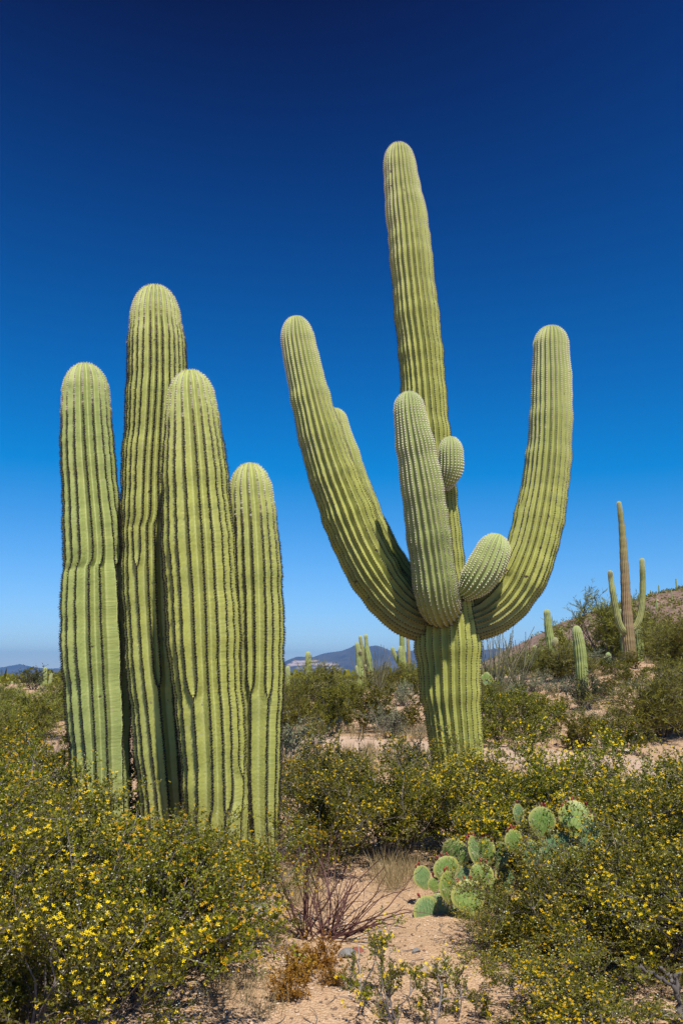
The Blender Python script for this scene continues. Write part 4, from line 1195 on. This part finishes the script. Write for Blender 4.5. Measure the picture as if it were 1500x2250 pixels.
prickly_pear('big-padded prickly pear clump beside the bare sandy patch', 5.75, 1010, [
    (1030, 1973, 62, 60, 5, -14, -0.08, 0, 3), (1057, 1925, 45, 40, -12, 10, 0.05, 0, 2), (981, 1912, 48, 46, 18, -12, 0.12, 0, 3), (984, 1951, 58, 34, 50, -6, -0.05, 0, 2),
    (928, 1929, 42, 30, 40, -14, 0.2, 1, 2), (954, 1944, 26, 24, 12, -4, 0.1, 0, 1), (1000, 1878, 56, 40, -48, 4, 0.28, 0, 3), (1044, 1874, 60, 26, 58, -3, 0.2, 1, 4),
    (1066, 1875, 56, 30, -28, 6, 0.22, 0, 4), (1098, 1880, 50, 26, -45, 8, 0.28, 1, 3), (1083, 1962, 54, 44, 22, 14, 0.12, 0, 5), (1002, 2064, 38, 40, 8, -18, -0.12, 1, 0),
    (938, 2005, 56, 44, 30, -24, 0.0, 1, 1), (965, 1992, 44, 40, -10, 10, 0.05, 1, 1), (1000, 2012, 52, 44, 12, 12, 0.08, 1, 1), (1045, 2022, 54, 48, -15, -8, 0.1, 1, 0),
    (1090, 2010, 54, 44, 20, 10, 0.15, 1, 1), (1035, 1920, 54, 40, 28, -5, 0.25, 1, 0), (1018, 1935, 50, 40, -20, 5, 0.2, 1, 0), (1072, 2050, 58, 48, 10, 4, 0.1, 1, 0), (1110, 1930, 50, 38, 30, 4, 0.3, 1, 2), (965, 2045, 44, 42, -8, -10, 0.05, 1, 0), (1025, 2068, 50, 44, -25, 6, 0.08, 1, 0)], 3)
prickly_pear('prickly pear with red buds half hidden in the flowering creosote', 5.7, 1230, [
    (1190, 1808, 56, 50, 12, 10, 0.0, 0, 2), (1264, 1800, 66, 56, -12, 4, 0.0, 0, 6), (1288, 1832, 60, 40, -40, 8, -0.05, 1, 3), (1138, 1790, 38, 22, 40, 0, 0.1, 1, 1), (1168, 1880, 54, 38, 20, -6, -0.1, 1, 1), (1128, 1850, 44, 34, 30, -8, 0.0, 0, 3),
    (1205, 2048, 58, 42, -25, 4, -0.3, 1, 1), (1262, 1890, 48, 40, 10, 6, -0.1, 0, 0), (1270, 1930, 44, 40, 5, 0, -0.2, 1, 0), (1210, 1868, 56, 48, 16, -6, 0.0, 1, 0), (1240, 1856, 54, 46, -8, 6, 0.02, 1, 0), (1230, 1925, 58, 50, 6, -4, -0.05, 1, 0),
    (1190, 1950, 56, 48, -14, 8, -0.1, 1, 0), (1232, 1990, 60, 52, 10, 2, -0.12, 1, 0), (1170, 2085, 54, 44, 18, -10, -0.4, 1, 0), (1215, 1970, 60, 46, -30, 0, 0.0, 1, 0)], 5)
prickly_pear('small far prickly pear right of the armed trunk', 23.0, 1068, [
    (1062, 1490, 13, 9, 20, -15, 0, 0, 0), (1068, 1485, 14, 10, -15, 6, 0, 0, 0), (1075, 1490, 13, 9, 10, 18, 0, 0, 0), (1066, 1498, 13, 11, 5, 4, 0, 1, 0), (1073, 1500, 12, 10, -10, -6, 0, 1, 0), (1080, 1497, 11, 8, 30, 20, 0.1, 0, 1)], 6)
prickly_pear('small far prickly pear before the pair of saguaros', 33.0, 770, [
    (764, 1514, 9, 7, 20, -15, 0, 0, 0), (770, 1511, 10, 7, -15, 6, 0, 0, 0), (776, 1515, 9, 7, 10, 18, 0, 0, 0), (769, 1519, 9, 8, 5, 4, 0, 1, 0)], 7)

def branch_thing(name, label, start, ends, d, r0, mat, seed, group=None, sub=0):
    """Dead branch: forked tubes following pixel polylines at depth d."""
    rng = np.random.default_rng(seed)
    polys = []
    for line in ends:
        P = np.array([px(a[0], a[1], d + (a[2] if len(a) > 2 else 0))[0] for a in line])
        t = np.linspace(0, len(P) - 1, 14)
        Q = np.stack([np.interp(t, np.arange(len(P)), P[:, k]) for k in range(3)], -1)
        Q[1:] += rng.normal(0, 0.006, (13, 3))
        polys.append(Q)
    P = np.stack(polys)
    base = P[0, 0].copy()
    root = obj(name, None, loc=base, label=label, cat='branch', group=group)
    for k in range(len(P)):
        V, Q, Rn = tubes([(P[k:k + 1] - base, r0 * (1 if k == 0 else 0.55), r0 * 0.3)], 6, seed + k)
        obj('limb', mesh_data('dead_limb', V, quads=Q, mat=mat, smooth=True, attrs={'rnd': Rn}), parent=root)
    return root
branch_thing('dead_branch', 'grey dead branch poking up through the bottom left bush', None,
             [[(200, 2225), (192, 2190), (176, 2152), (170, 2150)], [(90, 2245), (150, 2232), (200, 2225)], [(200, 2225), (170, 2190), (120, 2178), (85, 2190)], [(110, 2225), (130, 2205), (150, 2202)]], 3.72, 0.011, M_DEADWOOD, 1)
branch_thing('dead_branch', 'tangle of grey dead twigs low in the left bush near the sand', None,
             [[(400, 2216), (430, 2196), (460, 2196), (480, 2190)], [(400, 2190), (425, 2180), (450, 2184), (470, 2170)], [(430, 2196), (440, 2170), (445, 2150)], [(385, 2180), (395, 2165), (405, 2150)]], 4.3, 0.008, M_DEADWOOD, 2)
branch_thing('dead_branch', 'thick weathered dead branch in the bottom right corner', None,
             [[(1500, 2250), (1490, 2200), (1482, 2150), (1505, 2130)], [(1488, 2235), (1450, 2222), (1410, 2222)], [(1485, 2180), (1460, 2150), (1420, 2135), (1395, 2120)], [(1480, 2160), (1465, 2140), (1450, 2125)]], 4.05, 0.022, M_DEADWOOD, 3)
branch_thing('dead_branch', 'bare pale twig crossing in front of the left bushes', None,
             [[(4, 1672), (22, 1655), (30, 1630), (42, 1615)], [(10, 1700), (32, 1665), (50, 1648)]], 7.6, 0.006, M_DEADWOOD, 4)
branch_thing('dead_branch', 'pale bare twig standing in the creosote before the track', None,
             [[(1245, 1760), (1250, 1730), (1262, 1690), (1275, 1665)], [(1225, 1745), (1240, 1748), (1248, 1742)], [(1200, 1740), (1212, 1765), (1220, 1778)]], 5.9, 0.005, M_DEADWOOD, 5)

def limberbush():
    rng = np.random.default_rng(31)
    X, Y = at_ground(690, 5.3)
    n = 46
    a = rng.uniform(-0.6, math.pi + 0.6, n)
    out = rng.uniform(0.2, 1.5, n)
    dr = norm(np.stack([np.cos(a) * out + 0.25, np.sin(a) * out * 0.7, np.ones(n)], 1))
    o = np.stack([rng.uniform(-0.07, 0.16, n), rng.uniform(-0.06, 0.06, n), np.full(n, -0.04)], 1)
    P1, D1 = grow(rng, o, dr, rng.uniform(0.34, 0.66, n), 8, 0.12, -0.02)
    o, d, i = children(rng, P1, D1, 110, 3, 0.6)
    P2, D2 = grow(rng, o, d, rng.uniform(0.08, 0.25, 110), 5, 0.16, 0.0)
    root = obj('limberbush', None, loc=(X, Y, gz(X, Y)), label='leafless shrub of dark red stems fanning over the sand', cat='bush')
    V, Q, Rn = tubes([(P1, 0.0055, 0.0028), (P2, 0.0028, 0.0014)], 4, 3)
    obj('stems', mesh_data('limberbush_stems', V, quads=Q, mat=M_REDSTEM, attrs={'rnd': Rn}), parent=root, kind='stuff')
limberbush()

TUFT = [feathery(161, 1.0, 1.6, M_ORANGE, nb=12, n2=50, n3=260, K=8, ln=0.10, wd=0.05, leaf_dir=0.3)]
for x, d, h, label in [(655, 4.62, 0.16, 'orange withered tuft at the edge of the left bush'), (728, 4.5, 0.1, 'small orange withered tuft on the bare sand'), (705, 4.85, 0.14, 'orange withered tuft under the red stems'), (640, 4.35, 0.13, 'orange withered tuft nearest the bottom of the sand')]:
    X, Y = at_ground(x, d)
    place_bush('withered_tuft', TUFT[0], X, Y, x * 0.1, h, label, cat='plant', group='withered orange tufts')

SEEDL = creosote(171, 0.36, 0.62, n1=5, n2=14, n3=40, n4=150, K=13, leaf=(0.013, 0.008), nfl=60, fl=0.013, nseed=20)
for x, d, rot, sc, label in [(815, 4.28, 0.4, 0.95, 'young flowering creosote sprig alone on the sand'), (905, 4.02, 2.1, 0.85, 'young creosote sprig right of the lone one on the sand'), (985, 4.25, 4.0, 0.7, 'thin creosote sprig in the shade of the right bush')]:
    X, Y = at_ground(x, d)
    place_bush('creosote_sprig', SEEDL, X, Y, rot, sc, label, cat='plant', group='young creosote sprigs')

# ------------------------------------------------------------------ rocks, pebbles, dry grass
def rock_mesh(seed, sub=3, flat=0.6, rough=0.35):
    import bmesh
    bm = bmesh.new()
    bmesh.ops.create_icosphere(bm, subdivisions=sub, radius=1.0)
    rng = np.random.default_rng(seed)
    planes = norm(rng.normal(0, 1, (9, 3))); offs = rng.uniform(0.55, 0.95, 9)
    for v in bm.verts:
        p = np.array(v.co)
        for n_, o_ in zip(planes, offs):
            e = p.dot(n_) - o_
            if e > 0: p = p - n_ * e * 0.9
        p = p * (1 + rng.normal(0, 0.02))
        v.co = (p[0] * 1.25, p[1], p[2] * flat)
    me = bpy.data.meshes.new('rock'); bm.to_mesh(me); bm.free()
    return me

def rock(x, d, wpx, label, mat, seed, flat=0.55, sink=0.25, name='rock', stretch=1.0):
    X, Y = at_ground(x, d)
    s = wpx / FPX * d / 2.5 * 1.0
    me = rock_mesh(seed, 3, flat); me.materials.append(mat)
    r = obj(name, me, loc=(X, Y, gz(X, Y) + s * flat * (1 - 2 * sink)), rotz=seed * 1.3, label=label, cat='rock', group='rocks on the ground')
    r.scale = (s * 1.0 * stretch, s, s)
    if stretch != 1: r.rotation_euler = (0, math.radians(-9), 0.15)
    return r
rock(760, 5.02, 46, 'grey angular rock under the red-stemmed shrub', M_ROCK, 1)
rock(783, 5.08, 28, 'dark red rock leaning on the grey angular rock', M_ROCK_RED, 2)
rock(945, 4.72, 84, 'flat grey slab rock lying in the sand', M_ROCK_TAN, 3, 0.22)
rock(572, 5.75, 52, 'dark grey rock at the foot of the saguaro clump', M_ROCK, 4, 0.8)
rock(600, 5.45, 40, 'grey rock right of the dark one at the clump', M_ROCK, 5, 0.5)
rock(865, 5.55, 10, 'small dark stone on the middle of the bare sand', M_ROCK, 6)
rock(833, 5.42, 15, 'dark stone near the tips of the red stems', M_ROCK, 7)
rock(905, 5.0, 22, 'grey stone in the shadow of the prickly pear', M_ROCK, 8)
rock(128, 11.5, 60, 'long pale boulder left of the pale column', M_ROCK_PALE, 9, 0.55, 0.1, 'boulder', 1.4)
rock(1075, 10.2, 26, 'pale stone right of the armed trunk base', M_ROCK_PALE, 10)
rock(1120, 11.6, 18, 'tan stone at the near edge of the track', M_ROCK_TAN, 11)
rock(1372, 16.6, 14, 'pale stone at the foot of the bank', M_ROCK_PALE, 12)
rock(1395, 17.0, 12, 'tan stone under the large feathery bush', M_ROCK_TAN, 13)

def pebbles():
    rng = np.random.default_rng(55)
    oct_v = np.array([[1, 0, 0], [-1, 0, 0], [0, 1, 0], [0, -1, 0], [0, 0, 1], [0, 0, -1]], float)
    f = np.array([[0, 2, 4], [2, 1, 4], [1, 3, 4], [3, 0, 4], [2, 0, 5], [1, 2, 5], [3, 1, 5], [0, 3, 5]])
    def batch(n, dmin, dmax, az, smin, smax):
        d = rng.uniform(dmin ** 0.5, dmax ** 0.5, n) ** 2; a = rng.uniform(az[0], az[1], n)
        X, Y = a * d, d
        s = smin * (smax / smin) ** (rng.uniform(0, 1, n) ** 2.2)
        rr = rng.uniform(0, 6.28, n)
        v = oct_v[None] * (s[:, None] * np.array([1.0, 0.8, 0.55])[None])[:, None, :] * rng.uniform(0.6, 1.25, (n, 6, 1))
        c, sn = np.cos(rr)[:, None], np.sin(rr)[:, None]
        v = np.stack([v[..., 0] * c - v[..., 1] * sn, v[..., 0] * sn + v[..., 1] * c, v[..., 2]], -1)
        return (v + np.stack([X, Y, ground_z(X, Y) + s * 0.15], 1)[:, None, :]), np.repeat(rng.uniform(0, 1, n), 6)
    parts = [batch(19000, 3.2, 7.5, (-0.55, 0.55), 0.0025, 0.016), batch(1500, 3.2, 9, (-0.5, 0.5), 0.008, 0.03), batch(2600, 9, 24, (-0.4, 0.5), 0.012, 0.05), batch(1200, 16, 34, (0.1, 0.5), 0.02, 0.09)]
    V = np.concatenate([p[0] for p in parts]); Rn = np.concatenate([p[1] for p in parts])
    T = (f[None] + np.arange(len(V))[:, None, None] * 6).reshape(-1, 3)
    obj('pebbles', mesh_data('pebbles', V.reshape(-1, 3), tris=T, mat=M_PEBBLE, attrs={'rnd': Rn}), kind='stuff', label='pinkish gravel and pebbles strewn over the sand', cat='gravel')
pebbles()

def dry_grass():
    rng = np.random.default_rng(66)
    spots = []
    def patch(x0, x1, d0, d1, n, h): spots.extend([(rng.uniform(x0, x1), rng.uniform(d0, d1), h) for _ in range(n)])
    patch(690, 940, 12.5, 16.5, 70, 0.28); patch(640, 950, 19, 22, 50, 0.35); patch(610, 700, 6.2, 7.2, 16, 0.22); patch(830, 930, 6.2, 7.0, 22, 0.24); patch(1100, 1330, 17.5, 26, 70, 0.25)
    patch(90, 200, 9.5, 13, 30, 0.3); patch(470, 600, 4.1, 4.6, 18, 0.13); patch(1380, 1480, 4.4, 4.9, 12, 0.18); patch(640, 720, 5.8, 6.3, 12, 0.2); patch(960, 1110, 9.8, 13, 24, 0.28); patch(1080, 1500, 26, 40, 60, 0.35)
    o, d, L = [], [], []
    for x, dd, h in spots:
        X, Y = at_ground(x, dd); z = gz(X, Y)
        k = 26
        a = rng.uniform(0, 6.28, k); t = rng.uniform(0.1, 0.9, k)
        o.append(np.stack([X + rng.normal(0, 0.05, k), Y + rng.normal(0, 0.05, k), np.full(k, z - 0.01)], 1))
        d.append(norm(np.stack([np.cos(a) * t, np.sin(a) * t, np.ones(k)], 1))); L.append(h * rng.uniform(0.5, 1.2, k))
    o, d, L = np.concatenate(o), np.concatenate(d), np.concatenate(L)
    w = 0.0016 * np.maximum(o[:, 1], 4) / 4
    V, Q, Rn = leaf_quads(rng, o, d, L, w * 1.6)
    obj('dry_grass', mesh_data('dry_grass', V, quads=Q, mat=M_STRAW, attrs={'rnd': Rn}), kind='stuff', label='straw-coloured dry grass in tufts between the bushes', cat='grass')
dry_grass()

def litter():
    rng = np.random.default_rng(88)
    n = 420
    d = rng.uniform(3.6, 8.0, n); a = rng.uniform(-0.5, 0.5, n)
    X, Y = a * d, d
    th = rng.uniform(0, 6.28, n); L = rng.uniform(0.04, 0.22, n)
    t = np.linspace(0, 1, 5)
    bend = rng.normal(0, 0.12, n)
    px_ = X[:, None] + np.cos(th)[:, None] * L[:, None] * t + np.sin(th)[:, None] * (bend * L)[:, None] * np.sin(t * 3.1)
    py_ = Y[:, None] + np.sin(th)[:, None] * L[:, None] * t - np.cos(th)[:, None] * (bend * L)[:, None] * np.sin(t * 3.1)
    P = np.stack([px_, py_, ground_z(px_, py_) + 0.004 + rng.uniform(0, 0.02, (n, 1)) * t], -1)
    V, Q, Rn = tubes([(P, 0.0026, 0.0012)], 4, 2)
    obj('twig_litter', mesh_data('twig_litter', V, quads=Q, mat=M_BARK, attrs={'rnd': Rn}), kind='stuff', label='fallen grey twigs littering the sand', cat='litter')
litter()

# ------------------------------------------------------------------ far buildings on the plain
M_WHITE, _nt, _p = new_mat('white_wall', 0.8, 0.2)
_p.inputs['Base Color'].default_value = (0.8, 0.79, 0.76, 1)
def far_building(x, y, w, h, label):
    X, Y = None, None
    d = 6500.0
    c, s = px(x, y, d)
    g = gz(c[0], d)
    W, H = w * s, h * s
    dp = W * 0.6
    V = [(-W / 2, -dp / 2, -2), (W / 2, -dp / 2, -2), (W / 2, dp / 2, -2), (-W / 2, dp / 2, -2), (-W / 2, -dp / 2, H), (W / 2, -dp / 2, H), (W / 2, dp / 2, H), (-W / 2, dp / 2, H), (-W / 2, 0, H * 1.35), (W / 2, 0, H * 1.35)]
    Q = [(0, 1, 5, 4), (1, 2, 6, 5), (2, 3, 7, 6), (3, 0, 4, 7), (4, 5, 9, 8), (6, 7, 8, 9)]
    T = [(4, 8, 7), (5, 6, 9)]
    obj('building', mesh_data('far_building', V, quads=Q, tris=T, mat=M_WHITE), loc=(c[0], d, g), label=label, cat='building', group='white buildings on the plain')
for x, w in [(672, 4), (700, 7), (716, 3), (741, 9), (766, 4), (773, 6), (858, 5), (905, 6), (55, 4), (30, 3), (128, 5)]:
    far_building(x, 1470, w, 1.4, 'white speck of a building far out on the valley plain')

# ------------------------------------------------------------------ haze
def haze():
    x0, x1, y0, y1, z0, z1 = -15500, 15500, -15500, 15500, -125, 345
    V = [(x0, y0, z0), (x1, y0, z0), (x1, y1, z0), (x0, y1, z0), (x0, y0, z1), (x1, y0, z1), (x1, y1, z1), (x0, y1, z1)]
    Q = [(0, 3, 2, 1), (4, 5, 6, 7), (0, 1, 5, 4), (1, 2, 6, 5), (2, 3, 7, 6), (3, 0, 4, 7)]
    m = bpy.data.materials.new('haze_air'); m.use_nodes = True
    nt = m.node_tree
    nt.nodes.remove(nt.nodes['Principled BSDF'])
    v = nt.nodes.new('ShaderNodeVolumePrincipled')
    v.inputs['Color'].default_value = (0.20, 0.53, 1.0, 1)
    v.inputs['Density'].default_value = 7.5e-5
    v.inputs['Anisotropy'].default_value = 0.2
    nt.links.new(v.outputs[0], nt.nodes['Material Output'].inputs['Volume'])
    obj('haze', mesh_data('haze', V, quads=Q, mat=m), kind='stuff', label='thin blue haze over the far valley', cat='haze')
haze()
